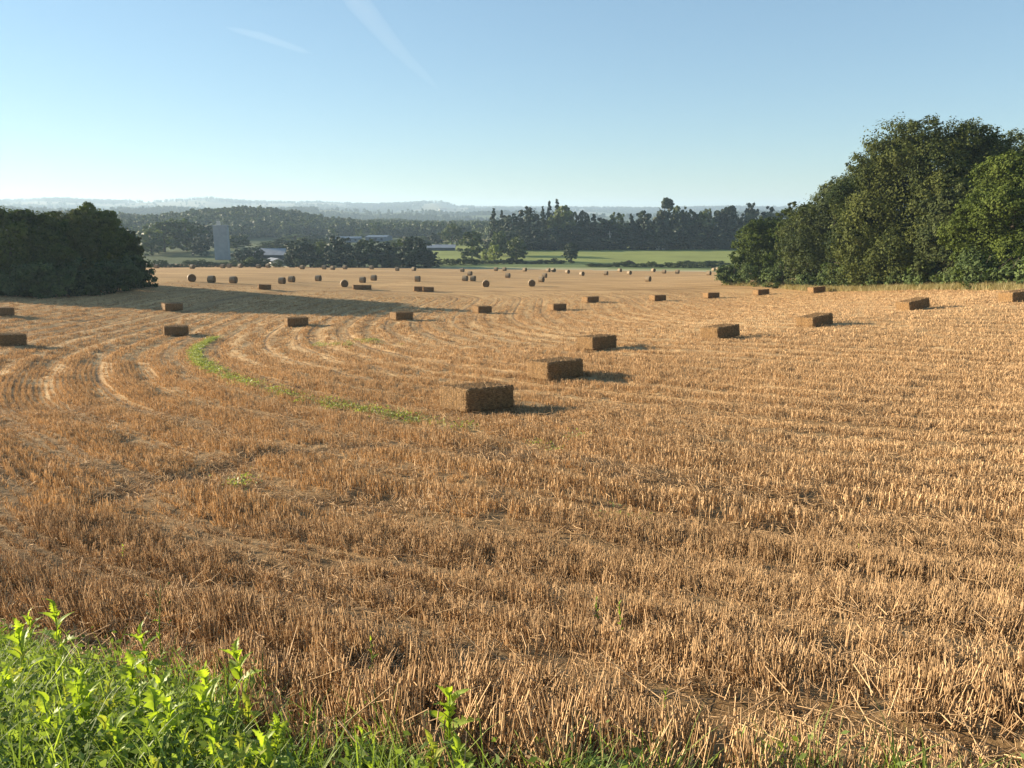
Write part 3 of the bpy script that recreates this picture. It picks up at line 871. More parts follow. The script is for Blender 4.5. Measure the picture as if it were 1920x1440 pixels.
def mid_protos():
    PR = {}
    def add(kind, V, Fq, t, mat, H, R, sd):
        g = np.random.default_rng(sd)
        mb = MB(); mb.tube([(0, 0, -0.5), (0, 0, H * .3), (0, 0, H * .85)], [H * .03, H * .022, H * .006], 7)
        for q in range(5):
            a = q * 1.3; mb.tube([(0, 0, H * (.25 + .1 * q)), (math.cos(a) * R * .6, math.sin(a) * R * .6, H * (.4 + .1 * q))], [H * .01, H * .004], 5)
        PR.setdefault(kind, []).append((mesh_np('crown_' + kind, V, Fq, mat, t), mb.mesh('trunk_' + kind, M['bark'])))
    for i in range(6):
        g = np.random.default_rng(900 + i); bl = broad_blobs(g, 1 * 10.0, 4.6, 0.06, 16)
        V, Fq, t = blob_crown(g, bl, 3200, 0.42, 1.5, 0.5, 0.17); V[:, 2] = np.maximum(V[:, 2], 0.05)
        add('broad', V, Fq, t, M['far_leaf'], 10, 4.6, i)
    for i in range(4):
        V, Fq, t = conifer_crown(920 + i, 10, 2.6, 2600, 0.34); add('conifer', V, Fq, t, M['conifer'], 10, 2.6, i)
    for i in range(3):
        V, Fq, t = pine_crown(930 + i, 10, 3.6, 2400, 0.36); add('pine', V, Fq, t, M['conifer'], 10, 3, i)
    for i in range(2):
        g = np.random.default_rng(940 + i); bl = broad_blobs(g, 10.0, 5.0, 0.08, 14)
        V, Fq, t = blob_crown(g, bl, 2600, 0.44, 1.3, 0.5, 0.17); V[:, 2] = np.maximum(V[:, 2], 0.05)
        add('pale', V, Fq, t, M['pale_leaf'], 10, 5, i)
    for i in range(3):
        g = np.random.default_rng(950 + i); bl = broad_blobs(g, 10.0, 4.6, 0.06, 16)
        V, Fq, t = blob_crown(g, bl, 3000, 0.42, 1.5, 0.45, 0.17); V[:, 2] = np.maximum(V[:, 2], 0.05)
        add('dark', V, Fq, t, M['conifer'], 10, 4.6, i)
    return PR
PROTO = mid_protos()
_ti = [0]
def mid_tree(name, label, px, Y, top, w, kind='broad', group=None, cat='tree'):
    loc, H, R = pxtree(px, Y, top, w)
    me_c, me_t = PROTO[kind][_ti[0] % len(PROTO[kind])]; _ti[0] += 1
    base_R = {'broad': 4.6, 'conifer': 2.4, 'pine': 3.4, 'pale': 5.0, 'dark': 4.6}[kind]
    e = empty(name, loc, (_ti[0] * 2.4) % 6.283)
    e.scale = (R / base_R, R / base_R, H / 10.0)
    tag(e, label, cat, group)
    link('crown', me_c, e); link('trunk', me_t, e)
    return e
WG = 'trees of the wood behind the meadow'
for px, Y, top, w, k in [(926, 478, 390, 30, 'conifer'), (941, 480, 395, 24, 'conifer'), (958, 474, 400, 62, 'dark'), (993, 472, 391, 62, 'dark'), (1017, 486, 386, 24, 'conifer'),
                         (1029, 486, 378, 26, 'conifer'), (1043, 484, 374, 32, 'conifer'), (1055, 474, 386, 66, 'broad'), (1092, 478, 394, 38, 'dark'), (1112, 474, 402, 34, 'conifer'),
                         (1134, 470, 410, 52, 'dark'), (1156, 476, 396, 42, 'broad'), (1181, 474, 400, 30, 'conifer'), (1204, 472, 397, 52, 'dark'), (1243, 470, 369, 52, 'pine'), (1241, 474, 396, 50, 'dark'),
                         (1266, 478, 383, 42, 'broad'), (1290, 472, 392, 50, 'dark'), (1318, 470, 393, 50, 'broad'), (1345, 474, 392, 50, 'dark'), (1368, 480, 384, 44, 'pine'), (1372, 470, 398, 52, 'dark'),
                         (1402, 478, 376, 40, 'pine'), (1400, 468, 396, 50, 'dark'), (1440, 474, 386, 40, 'pine'), (1436, 470, 400, 60, 'dark'), (1470, 474, 394, 56, 'dark'), (1500, 474, 398, 50, 'pine'),
                         (1080, 462, 424, 60, 'dark'), (1020, 460, 424, 64, 'dark'), (975, 462, 426, 60, 'dark'), (1165, 462, 422, 60, 'dark'), (1225, 462, 420, 56, 'dark'), (1270, 460, 422, 56, 'dark'), (1325, 462, 420, 60, 'dark'), (1380, 460, 420, 60, 'dark'), (1430, 458, 422, 60, 'dark')]:
    lab = {'conifer': 'slender pointed conifer rising in the dark wood behind the meadow', 'dark': 'dark full crowned tree massed in the wood behind the meadow',
           'broad': 'lighter green broad tree in the dark wood behind the meadow', 'pine': 'pine with ragged layered top above the wood behind the meadow'}[k]
    nm = {'conifer': 'conifer_tree', 'dark': 'wood_tree', 'broad': 'broadleaf_tree', 'pine': 'pine_tree'}[k]
    if px == 1243: lab = 'tallest ragged pine standing well above the wood behind meadow'
    if px == 1055: lab = 'large round tree with sunlit top beside the pointed conifers'
    mid_tree(nm, lab, px, Y, top, w, k, WG)
for px, Y, top, w, k, nm, lab in [
    (968, 352, 444, 46, 'broad', 'broadleaf_tree', 'round isolated tree with sunlit side at the meadow hedge'),
    (1070, 352, 454, 34, 'dark', 'broadleaf_tree', 'small dark egg shaped tree alone in front of the meadow'),
    (928, 350, 457, 30, 'pale', 'willow_tree', 'small pale yellow green tree beside the round isolated tree'),
    (910, 356, 468, 22, 'pale', 'willow_tree', 'low pale bush left of the pale yellow green tree'),
    (885, 372, 432, 54, 'broad', 'broadleaf_tree', 'tall leafy tree where the wood meets the white roof'),
    (848, 520, 420, 52, 'broad', 'broadleaf_tree', 'domed tree behind the long white roof'),
    (820, 545, 436, 40, 'dark', 'broadleaf_tree', 'darker tree beside the domed tree behind white roof'),
    (935, 400, 432, 40, 'broad', 'broadleaf_tree', 'bushy tree in front of the slender wood conifers'),
    (955, 405, 440, 46, 'dark', 'broadleaf_tree', 'dark bushy tree below the slender wood conifers'),
    (795, 600, 442, 46, 'broad', 'broadleaf_tree', 'hazy tree left of the domed tree')]:
    mid_tree(nm, lab, px, Y, top, w, k)
HG = 'trees of the row along the far edge of the field'
for px, Y, top, w, k in [(565, 318, 448, 66, 'dark'), (604, 322, 454, 50, 'broad'), (640, 318, 444, 62, 'dark'), (683, 318, 448, 56, 'broad'), (716, 320, 454, 58, 'dark'), (754, 322, 446, 60, 'broad'),
                         (778, 316, 442, 66, 'dark'), (805, 312, 472, 50, 'dark')]:
    mid_tree('field_edge_tree', 'dark rounded tree in the row along the far field edge' if k == 'dark' else 'lighter green tree between dark ones in the row at far field edge', px, Y, top, w, k, HG)
for i, (px, Y, top, w) in enumerate([(548, 309, 470, 40), (586, 310, 472, 40), (622, 309, 470, 42), (662, 309, 470, 42), (699, 310, 472, 40), (736, 310, 470, 42), (768, 308, 470, 44), (795, 307, 480, 36)]):
    mid_tree('understorey_bush', 'dark bush filling the gap between trunks of the field edge row', px, Y, top, w, 'dark', 'bushes between the field edge trunks', 'bush')
for i, (px, Y, top, w) in enumerate([(530, 440, 448, 50), (575, 470, 444, 54), (612, 500, 446, 50), (590, 560, 440, 60), (740, 480, 450, 46), (765, 540, 444, 50), (790, 500, 450, 44), (555, 600, 438, 60), (505, 470, 452, 46), (800, 620, 440, 50), (690, 760, 436, 50), (730, 780, 434, 54), (660, 800, 434, 50)]):
    mid_tree('valley_tree', 'hazy green tree in the valley behind the field edge row', px, Y, top, w, 'broad' if i % 3 else 'dark', 'valley trees behind the field edge row')
for px, Y, top, w in [(725, 306, 488, 22), (560, 306, 484, 24), (600, 306, 486, 22), (660, 306, 486, 24), (700, 306, 484, 22), (745, 306, 486, 24), (522, 306, 487, 30), (495, 312, 484, 34), (470, 312, 482, 36)]:
    mid_tree('hedge_bush', 'low bush in the scrub below the row of field edge trees', px, Y, top, w, 'broad', 'bushes below the field edge trees', 'bush')
for px, Y, top, w, k, lab in [(455, 345, 466, 46, 'dark', 'dark tree between the tall tower and the farm sheds'), (478, 350, 462, 40, 'dark', 'dark tree next to the farm shed gable'), (378, 395, 444, 40, 'dark', 'dark tree at the foot of tall tower'),
                         (352, 430, 408, 76, 'broad', 'large light green tree left of the tall tower'), (310, 420, 412, 80, 'broad', 'wide light green tree showing past the copse'), (285, 400, 430, 60, 'broad', 'lower light green tree at the edge of the copse'),
                         (393, 500, 420, 60, 'dark', 'dark tree behind the tall tower'), (445, 480, 440, 60, 'broad', 'tree right behind the tall tower')]:
    mid_tree('farm_tree', lab, px, Y, top, w, k)
# low hedges across the valley floor: bushes
for (a, Ya), (b, Yb), n, hp, lab, nm in [((905, 450), (1520, 452), 34, 24, 'dark shaded bush filling the foot of the wood behind the meadow', 'wood_bush'), ((920, 466), (1520, 466), 26, 34, 'dark sapling deep inside the wood behind the meadow', 'wood_sapling'), ((270, 300), (500, 312), 16, 15, 'scrubby bush between the stubble edge and the tall tower', 'scrub_bush'), ((870, 340), (1060, 344), 14, 9, 'low dark hedge bush below the isolated trees', 'hedge_bush'), ((1270, 342), (1370, 338), 8, 6, 'low dark hedge bush along the meadow edge', 'hedge_bush'),
                                ((820, 330), (900, 336), 7, 11, 'scrubby bush on the rough grass near the white roof', 'scrub_bush'), ((1100, 322), (1360, 316), 16, 9, 'low green weedy bush along the pale grass strip', 'scrub_bush')]:
    for i in range(n):
        t = (i + 0.5) / n; px = a + (b - a) * t; Y = Ya + (Yb - Ya) * t + random.uniform(-2, 2)
        X, Y, Z = at(px, Y); H = hp / F * Y * random.uniform(0.6, 1.25); R = abs(b - a) / n / F * Y * (1.0 if nm.startswith('wood') else 0.75)
        kind = 'dark' if 'dark' in lab else 'broad'
        me_c, me_t = PROTO[kind][i % len(PROTO[kind])]
        e = empty(nm, (X, Y, Z), random.uniform(0, 6)); e.scale = (R / 4.6, R / 4.6, H / 10)
        tag(e, lab, 'bush', lab.replace('bush', 'bushes').replace('sapling', 'saplings'))
        link('foliage', me_c, e); link('stem', me_t, e)

# ------------------------------------------------------------------ far wooded country (a mass)
def low_tree(seed, conif=False):
    g = np.random.default_rng(seed)
    if conif:
        V, Fq, t = conifer_crown(seed, 10, 3.0, 260, 0.95); m = M['conifer']
    else:
        V, Fq, t = blob_crown(g, broad_blobs(g, 10, 5.0, 0.05, 10), 520, 0.85, 3.0, 0.45, 0.2, 0.8); m = M['far_leaf']
    V[:, 2] = np.maximum(V[:, 2], 0.0)
    return mesh_np('far_tree', V, Fq, m, t)
far_tree_c = proto_collection('far_tree', [low_tree(1000 + i) for i in range(6)] + [low_tree(1010 + i, True) for i in range(2)])
def far_woods():
    g = np.random.default_rng(44)
    # wooded hill
    n = 6500
    x = g.normal(-400, 170, n); y = g.uniform(620, 1120, n)
    k = (hgt_above(x, y) > 1.0) | ((x < -330) & (y > 640))
    x, y = x[k], y[k]
    z = height(x, y); n = len(x)
    s = g.uniform(0.75, 1.25, n)[:, None] * np.array([[1.05, 1.05, 1.0]]) * g.uniform(0.9, 1.1, (n, 3))
    scatter('hill_wood', 'dense dark wood covering the low hill behind the tower', np.stack([x, y, z], 1), np.stack([0 * x, 0 * x, g.uniform(0, 6.28, n)], 1), s, g.integers(0, 7, n), far_tree_c)
    # the rest of the country
    n = 260000
    r = 600 * (6400 / 600) ** g.random(n) ** 0.8
    a = g.uniform(-0.72, 0.72, n)
    x = r * np.sin(a); y = r * np.cos(a)
    wd = fbm(x / 420, y / 420, 71, 4)
    hx = np.abs(((x / 330 + 1.1 * vnoise(x / 400, y / 400, 81)) % 1) - 0.5); hy = np.abs(((y / 480 + 1.1 * vnoise(x / 380, y / 420, 82)) % 1) - 0.5)
    hedge = (hx < 0.014) | (hy < 0.011)
    crest = (np.abs(r - 5600) < 250) & (wd > 0.44) & (g.random(n) < 0.5)
    k = (wd > np.where(r > 1300, 0.54, 0.59)) | (hedge & (g.random(n) < 0.6)) | crest | (g.random(n) < 0.006)
    x, y, r, wd = x[k], y[k], r[k], wd[k]
    k = g.random(len(x)) < 0.55
    x, y, r = x[k], y[k], r[k]
    n = len(x); z = height(x, y)
    s = g.uniform(0.6, 1.3, n)[:, None] * np.interp(r, [600, 3000, 6400], [1.0, 1.25, 1.7])[:, None] * g.uniform(0.85, 1.15, (n, 3))
    idx = np.where(vnoise(x / 200, y / 200, 91) > 0.72, g.integers(6, 8, n), g.integers(0, 6, n))
    print('far trees', n)
    scatter('far_woods', 'hazy far woods and hedges on the hills of the horizon', np.stack([x, y, z], 1), np.stack([0 * x, 0 * x, g.uniform(0, 6.28, n)], 1), s, idx, far_tree_c)
def hgt_above(x, y):
    cx, cy = -295.0, 880.0
    return 18 * np.exp(-((x - cx) / 85) ** 2 - ((y - cy) / 130) ** 2) + 12 * np.exp(-((x - cx + 200) / 95) ** 2 - ((y - cy) / 150) ** 2)
far_woods()

# ------------------------------------------------------------------ buildings and pole
def bpart(name, mb, mat, parent):
    return link(name, mb.mesh(name, M[mat]), parent)
def silo_tower():
    X, Y, Z = at(418, 372)
    r = ray(418, 424); top = CAMZ + r[2] / r[1] * Y - Z
    w = 25 / F * Y / 2
    e = empty('silo_tower', (X, Y, Z), math.radians(13))
    tag(e, 'tall grey concrete grain tower standing above the farm trees', 'tower')
    mb = MB(); mb.box(-w, w, -w * .85, w * .85, -1, top); bpart('shaft', mb, 'concrete', e)
    mb = MB(); mb.box(-w - .12, w + .12, -w * .85 - .12, w * .85 + .12, top, top + 0.45); bpart('parapet', mb, 'concrete', e)
    mb = MB(); mb.box(-w * .5, -w * .05, -1, 1.2, top + 0.45, top + 2.4); bpart('roof_hut', mb, 'pale_wall', e)
    mb = MB(); mb.tube([(w * .3, 0, top + .45), (w * .3, 0, top + 2.0)], [.12, .08], 6); bpart('vent_pipe', mb, 'pole', e)
    mb = MB(); mb.box(w * .62, w * .70, -w * .85 - .15, -w * .85 - .002, 0, top); bpart('ladder', mb, 'concrete', e)
silo_tower()
def shed(name, label, px, Y, wpx, wall_h, ridge, depth, rz, wall, roof, cat='shed', wins=0, sink=0.0):
    X, Y, Z = at(px, Y); w = wpx / F * Y / 2; Z -= sink
    e = empty(name, (X, Y, Z), rz); tag(e, label, cat)
    mb = MB(); mb.box(-w, w, -depth / 2, depth / 2, -1, wall_h)
    mb.poly([(-w, -depth / 2, wall_h), (-w, depth / 2, wall_h), (-w, 0, wall_h + ridge - .05)][::-1]); mb.poly([(w, -depth / 2, wall_h), (w, depth / 2, wall_h), (w, 0, wall_h + ridge - .05)])
    bpart('wall', mb, wall, e)
    o = .35
    for s in (-1, 1):
        mb = MB(); y1 = s * (depth / 2 + o); z1 = wall_h - ridge * o / (depth / 2)
        a = [(-w - o, 0, wall_h + ridge), (w + o, 0, wall_h + ridge), (w + o, y1, z1), (-w - o, y1, z1)]
        up = [(x, y, z + .14) for x, y, z in a]
        mb.poly(up if s < 0 else up[::-1]); mb.poly(a[::-1] if s < 0 else a)
        for i in range(4): j = (i + 1) % 4; mb.poly([a[i], a[j], up[j], up[i]])
        bpart('roof_slope', mb, roof, e)
    mb = MB(); mb.box(-w * .25, w * .05, -depth / 2 - .06, -depth / 2 - .003, 0, wall_h * .75); bpart('door', mb, 'dark_wall', e)
    for i in range(wins):
        x = -w * .85 + (i + .5) * 1.7 * w / wins
        mb = MB(); mb.box(x - w / wins * .3, x + w / wins * .3, -depth / 2 - .07, -depth / 2 - .003, wall_h * .4, wall_h * .8); bpart('window', mb, 'glass', e)
    return e
shed('farm_shed', 'long low farm shed with pale sheet roof left of the tree row', 512, 360, 56, 3.2, 2.6, 11, math.radians(-6), 'dark_wall', 'metal_roof')
shed('lean_to_shed', 'small bright walled lean-to in front of the long farm shed', 515, 335, 34, 1.9, 1.1, 7, math.radians(-50), 'pale_wall', 'metal_roof')
shed('industrial_shed', 'long blue grey industrial shed behind the row of trees', 650, 640, 56, 3.2, 1.0, 26, math.radians(8), 'blue_wall', 'blue_wall', wins=5)
shed('industrial_shed', 'blue grey industrial hall with pale roof behind tree tops', 712, 660, 38, 3.6, 1.2, 22, math.radians(-5), 'blue_wall', 'blue_wall', wins=3)
shed('glasshouse', 'long low white roofed building beyond the scrubby grass', 828, 450, 50, 1.5, 1.5, 9, math.radians(2), 'dark_wall', 'metal_roof')
shed('field_hut', 'small grey hut in front of the dark wood', 1236, 452, 16, 3.0, 1.2, 4, math.radians(10), 'pale_wall', 'metal_roof', 'hut', wins=1)
shed('stone_house', 'pale house half hidden among hazy valley trees', 785, 900, 16, 4.5, 3.0, 8, math.radians(30), 'pale_wall', 'tile', 'house', wins=3)
shed('stone_house', 'white walled house on the far tree lined ridge', 832, 4300, 14, 9, 6, 16, math.radians(20), 'pale_wall', 'tile', 'house', wins=4)
def utility_pole():
    X, Y, Z = at(1142, 455)
    e = empty('utility_pole', (X, Y, Z)); tag(e, 'thin grey utility pole standing in the green meadow', 'pole')
    H = 34 / F * Y
    mb = MB(); mb.tube([(0, 0, -.5), (0, 0, H)], [.26, .17], 8); bpart('shaft', mb, 'pole', e)
    mb = MB(); mb.box(-1.1, 1.1, -.35, -.2, H - 2.1, H - 1.8); bpart('crossarm', mb, 'pole', e)
    for s in (-.9, 0, .9):
        mb = MB(); mb.tube([(s, -.27, H - 1.8), (s, -.27, H - 1.45)], [.08, .05], 6); bpart('insulator', mb, 'pale_wall', e)
    mb = MB(); mb.tube([(0.3, -.5, H - 4.0), (0.3, -.5, H - 2.7)], [.35, .35], 8); bpart('transformer', mb, 'pole', e)
utility_pole()
def manure_heap():
    X, Y, Z = at(1180, 338)
    g = np.random.default_rng(3)
    V = []; n = 22
    for j in range(9):
        for i in range(n):
            a = 2 * math.pi * i / n; f = j / 8
            r = (1 - f) ** 0.6
            V.append((math.cos(a) * 3.4 * r * g.uniform(.9, 1.1), math.sin(a) * 1.8 * r * g.uniform(.9, 1.1), 1.9 * f * g.uniform(.85, 1.1)))
    Fq = [[j * n + i, j * n + (i + 1) % n, (j + 1) * n + (i + 1) % n, (j + 1) * n + i] for j in range(8) for i in range(n)]
    o = link('manure_heap', mesh_np('manure_heap', np.array(V), np.array(Fq), plain_mat('manure', (0.07, 0.05, 0.035), (0.03, 0.022, 0.016), 3, 0.9, 0.8)), None, (X, Y, Z - .1))
    tag(o, 'dark brown heap lying on the meadow edge below the pole', 'heap')
manure_heap()

# ------------------------------------------------------------------ straw bales
BH, BW, BL = 0.79, 1.55, 2.05
def box_bale_mesh(seed):
    g = np.random.default_rng(seed)
    nx, ny, nz = 30, 14, 9
    V = []; idx = {}; Fc = []
    def vid(i, j, k):
        if (i, j, k) not in idx:
            x = i / nx * 2 - 1; y = j / ny * 2 - 1; z = k / nz * 2 - 1
            p = np.array([x, y, z])
            # rounded edges
            q = np.array([x * BL / 2, y * BW / 2, z * BH / 2]); half = np.array([BL / 2, BW / 2, BH / 2]); rad = 0.06
            c = np.clip(q, -half + rad, half - rad); d = q - c; ln = np.linalg.norm(d)
            if ln > 1e-6: q = c + d / ln * rad
            # flakes along the length and twine dents
            nrm = d / ln if ln > 1e-6 else p * 0
            flake = 0.022 * math.sin(x * 38 + 2 * math.sin(x * 9 + seed)) + g.normal(0, 0.013)
            q = q + nrm * flake
            for t in (-0.72, -0.36, 0, 0.36, 0.72):
                if abs(y - t) < 0.08 and (abs(z) > 0.95 or abs(x) > 0.97): q = q - nrm * 0.02
            q[2] += BH / 2
            idx[(i, j, k)] = len(V); V.append(q)
        return idx[(i, j, k)]
    def side(fn, a, b, flip):
        for i in range(a):
            for j in range(b):
                f = [vid(*fn(i, j)), vid(*fn(i + 1, j)), vid(*fn(i + 1, j + 1)), vid(*fn(i, j + 1))]
                Fc.append(f[::-1] if flip else f)
    side(lambda i, j: (i, j, 0), nx, ny, True); side(lambda i, j: (i, j, nz), nx, ny, False)
    side(lambda i, j: (i, 0, j), nx, nz, False); side(lambda i, j: (i, ny, j), nx, nz, True)
    side(lambda i, j: (0, i, j), ny, nz, True); side(lambda i, j: (nx, i, j), ny, nz, False)
    return mesh_np('straw_block', np.array(V), np.array(Fc), M['bale'])
def bale_fuzz(seed, n=760, round_=False):
    g = np.random.default_rng(seed); V = []; Fc = []
    for i in range(n):
        if round_:
            a = g.uniform(0, 6.283); y = g.uniform(-.62, .62); r = 0.70
            if g.random() < 0.5:
                r = 0.72 * math.sqrt(g.random()); y = 0.61 * (1 if g.random() < .5 else -1); nrm = np.array([0, math.copysign(1, y), 0])
            else: nrm = np.array([math.cos(a), 0, math.sin(a)])
            p = np.array([r * math.cos(a), y, r * math.sin(a) + 0.69])
        else:
            half = np.array([BL / 2, BW / 2, BH / 2]); ax = g.choice([0, 1, 2], p=[.25, .35, .4]); s = 1 if g.random() < .5 else -1
            if g.random() < 0.45:   # edges
                p = g.uniform(-1, 1, 3) * half; p[ax] = s * half[ax]; o2 = (ax + g.integers(1, 3)) % 3; p[o2] = half[o2] * (1 if g.random() < .5 else -1)
            else:
                p = g.uniform(-1, 1, 3) * half; p[ax] = s * half[ax]
            nrm = np.zeros(3); nrm[ax] = s; p = p + np.array([0, 0, BH / 2])
        d = nrm * g.uniform(0.15, 0.9) + sph(g, 1)[0] * 0.8; d /= np.linalg.norm(d)
        L = g.uniform(0.05, 0.22); w = np.cross(d, sph(g, 1)[0]); w = w / (np.linalg.norm(w) + 1e-6) * 0.006
        b = len(V); V += [p - nrm * .02 - w, p - nrm * .02 + w, p + d * L + w * .4, p + d * L - w * .4]; Fc.append([b, b + 1, b + 2, b + 3])
    return mesh_np('loose_ends', np.array(V), np.array(Fc), M['straw'], np.repeat(g.uniform(0.1, .9, n), 4))
BALE_ME = [box_bale_mesh(i) for i in range(3)]
BALE_FZ = [bale_fuzz(20 + i) for i in range(3)]
def twine_mesh(y):
    mb = MB(); x, z0, z1 = BL / 2 + .012, -.002, BH + .012; q = .05
    mb.tube([(-x + q, y, z1), (x - q, y, z1), (x, y, z1 - q), (x, y, q), (x - q, y, z0 + .01), (-x + q, y, z0 + .01), (-x, y, q), (-x, y, z1 - q), (-x + q, y, z1)], [.007] * 9, 5)
    return mb.mesh('twine', M['twine'])
TW = [twine_mesh(t * BW / 2) for t in (-0.72, -0.36, 0, 0.36, 0.72)]
def square_bale(px, py, label, width_ratio=None, tilt=0.0, group=None, k=0, ang=None, detail=True):
    """ang: angle between the shaded long side's normal and the line of sight"""
    p = on_ground(px, py)
    a = math.acos(min(0.999, (width_ratio * BH) / BL)) if ang is None else math.radians(ang)
    vx, vy = -p[0], -p[1]; base = math.atan2(vy, vx)        # direction to the camera
    nrm = base + a                                          # normal of the shaded side, turned to the right
    rz = nrm + math.pi / 2
    e = empty('square_straw_bale', (p[0], p[1], p[2] + 0.02), rz)
    e.rotation_euler = (0, tilt, rz)
    # sit it on the slope
    tag(e, label, 'straw bale', group)
    ca, sa = math.cos(rz), math.sin(rz)
    q = 0.9
    gx = (hz(p[0] + q, p[1]) - hz(p[0] - q, p[1])) / (2 * q); gy = (hz(p[0], p[1] + q) - hz(p[0], p[1] - q)) / (2 * q)
    nz = Vector((-gx, -gy, 1)).normalized()
    ax = Vector((ca, sa, 0)); ax = (ax - nz * ax.dot(nz)).normalized(); ay = nz.cross(ax)
    R3 = Matrix((ax, ay, nz)).transposed() @ Matrix.Rotation(tilt, 3, 'Y')
    e.rotation_euler = R3.to_euler()
    rel = near_relief(np.array([p[0]]), np.array([p[1]]), np.array([0.]), row_u(np.array([p[0]]), np.array([p[1]])))[0]
    e.location.z = p[2] + float(rel) + 0.09
    link('straw_block', BALE_ME[k % 3], e)
    link('loose_ends', BALE_FZ[k % 3], e)['kind'] = 'stuff'
    if detail:
        for t in TW: link('twine', t, e)
    return e
SQ = [
    (893, 772, 2.05, 0, 'square straw bale beside the tip of the green weed strip'),
    (1041, 712, 2.05, 0, 'square straw bale next behind the one at the weed strip tip'),
    (1119, 656, 1.95, 0, 'square straw bale third along the line going up from weed strip tip'),
    (1350, 635, 1.80, -0.03, 'square straw bale between the third bale of the line and the tilted bale'),
    (1528, 610, 1.75, -0.09, 'tilted square straw bale with a raised right end'),
    (1712, 581, 1.95, -0.12, 'steeply tilted square straw bale on the slope below the bright ash'),
    (1905, 565, 1.95, -0.05, 'square straw bale close under the bright green ash'),
    (330, 629, 2.60, 0, 'square straw bale above the bend of the green weed strip'),
    (14, 648, 2.50, 0, 'broken square straw bale shedding straw at its foot'),
    (556, 611, 2.55, 0, 'square straw bale past the weed strip bend, below the copse shadow'),
    (753, 600, 2.35, 0, 'square straw bale just below the tip of the copse shadow'),
    (904, 587, 2.25, 0, 'square straw bale beyond the tip of the copse shadow'),
]
for k, (px, py, wr, tl, lab) in enumerate(SQ):
    square_bale(px, py, lab, wr, tl, 'square bales scattered over the stubble', k)
for k, (px, py) in enumerate([(1044, 582), (1107, 567), (1233, 564), (1333, 559), (1427, 553), (1531, 549)]):
    square_bale(px, py, 'small looking square straw bale on the field between hedgerow and copse shadow tip', 2.2, 0, 'farther square bales near the hedgerow', k, detail=False)
for k, (px, py) in enumerate([(323, 582), (2, 592)]):
    square_bale(px, py, 'square straw bale lying inside the shadow of the copse', 2.5, 0, 'square bales in the copse shadow', k, detail=False)
for k, (px, py, wr) in enumerate([(496, 543, 2.9), (672, 543, 2.9), (686, 543, 2.9), (786, 546, 2.7), (803, 547, 2.9)]):
    square_bale(px, py, 'low square straw bale lying just in front of the round bales', wr, 0, 'square bales in front of the round bales', k, detail=False)

def round_bale_mesh(seed):
    g = np.random.default_rng(seed); n = 44; V = []; Fc = []
    prof = [(0.0, -.60), (.12, -.615), (.25, -.60), (.38, -.62), (.5, -.605), (.62, -.615), (.68, -.58), (.70, -.5), (.705, -.2), (.70, .2), (.70, .5), (.68, .58), (.62, .615), (.5, .605), (.38, .62), (.25, .60), (.12, .615), (0, .60)]
    for r, y in prof:
        for i in range(n):
            a = 2 * math.pi * i / n; rr = r * (1 + g.normal(0, .008))
            x, z = rr * math.cos(a), rr * math.sin(a)
            if z < -.60 : z = -.60 + (z + .60) * .35          # settled on the ground
            V.append((x, y + g.normal(0, .012), z + .63))
    m = len(prof)
    for j in range(m - 1):
        for i in range(n): Fc.append([j * n + i, (j + 1) * n + i, (j + 1) * n + (i + 1) % n, j * n + (i + 1) % n])
    return mesh_np('straw_roll', np.array(V), np.array(Fc), M['round'])
def net_mesh():
    n = 44; V = []; Fc = []
    for y, r in ((-.50, .712), (-.25, .722), (0, .725), (.25, .722), (.50, .712)):
        for i in range(n):
            a = 2 * math.pi * i / n; x, z = r * math.cos(a), r * math.sin(a)
            if z < -.60: z = -.60 + (z + .60) * .3
            V.append((x, y, z + .632))
    for j in range(4):
        for i in range(n): Fc.append([j * n + i, (j + 1) * n + i, (j + 1) * n + (i + 1) % n, j * n + (i + 1) % n])
    return mesh_np('net_wrap', np.array(V), np.array(Fc), M['net'], smooth=True)
RB = [round_bale_mesh(i) for i in range(3)]; NET = net_mesh(); RF = [bale_fuzz(60 + i, 160, True) for i in range(2)]
def round_bale(px, py, end, label, group, k, sc=1.0):
    p = on_ground(px, py)
    base = math.atan2(-p[1], -p[0])
    rz = base - math.pi / 2 + math.radians(end)     # local Y (axis) turned 'end' degrees from the line of sight
    e = empty('round_straw_bale', p, rz)
    e.scale = (sc,) * 3
    tag(e, label, 'straw bale', group)
    link('straw_roll', RB[k % 3], e); link('net_wrap', NET, e)
    link('loose_ends', RF[k % 2], e)['kind'] = 'stuff'
k = 0
for px, py, lab in [(360, 528, 'round straw bale end on beside the edge of the copse shadow'), (646, 538, 'round straw bale end on behind the low square bales'),
                    (911, 538, 'round straw bale end on alone in mid field below the clustered bales'), (997, 537, 'round straw bale end on in front of the two stacked looking bales')]:
    round_bale(px, py, 4, lab, 'round bales seen end on', k, 1.06); k += 1
for px, py in [(397, 530), (438, 531), (529, 532), (547, 529), (597, 527), (680, 530), (701, 526), (783, 528), (872, 527), (887, 527), (881, 517), (952, 521), (1015, 529), (1021, 521), (1215, 528)]:
    round_bale(px, py, 72 + random.uniform(-8, 8), 'round straw bale lying side on in the middle of the far field', 'side on round bales in mid field', k, 0.98); k += 1
for px, py in [(294, 503), (349, 501), (361, 504), (418, 503), (430, 502), (451, 502), (485, 503), (503, 502), (567, 505), (608, 505), (624, 506), (647, 505), (697, 505), (745, 508), (776, 508), (867, 510), (930, 508), (946, 508),
               (984, 509), (1028, 510), (1038, 510), (1064, 513), (1091, 517), (1136, 516), (1162, 510), (1180, 515), (1225, 510), (1245, 513), (1270, 513), (1329, 516), (1338, 509), (1345, 508)]:
    round_bale(px, py, 58 + random.uniform(-15, 20), 'tiny round straw bale near the far green edge of the field', 'round bales along the far field edge', k, 0.98); k += 1

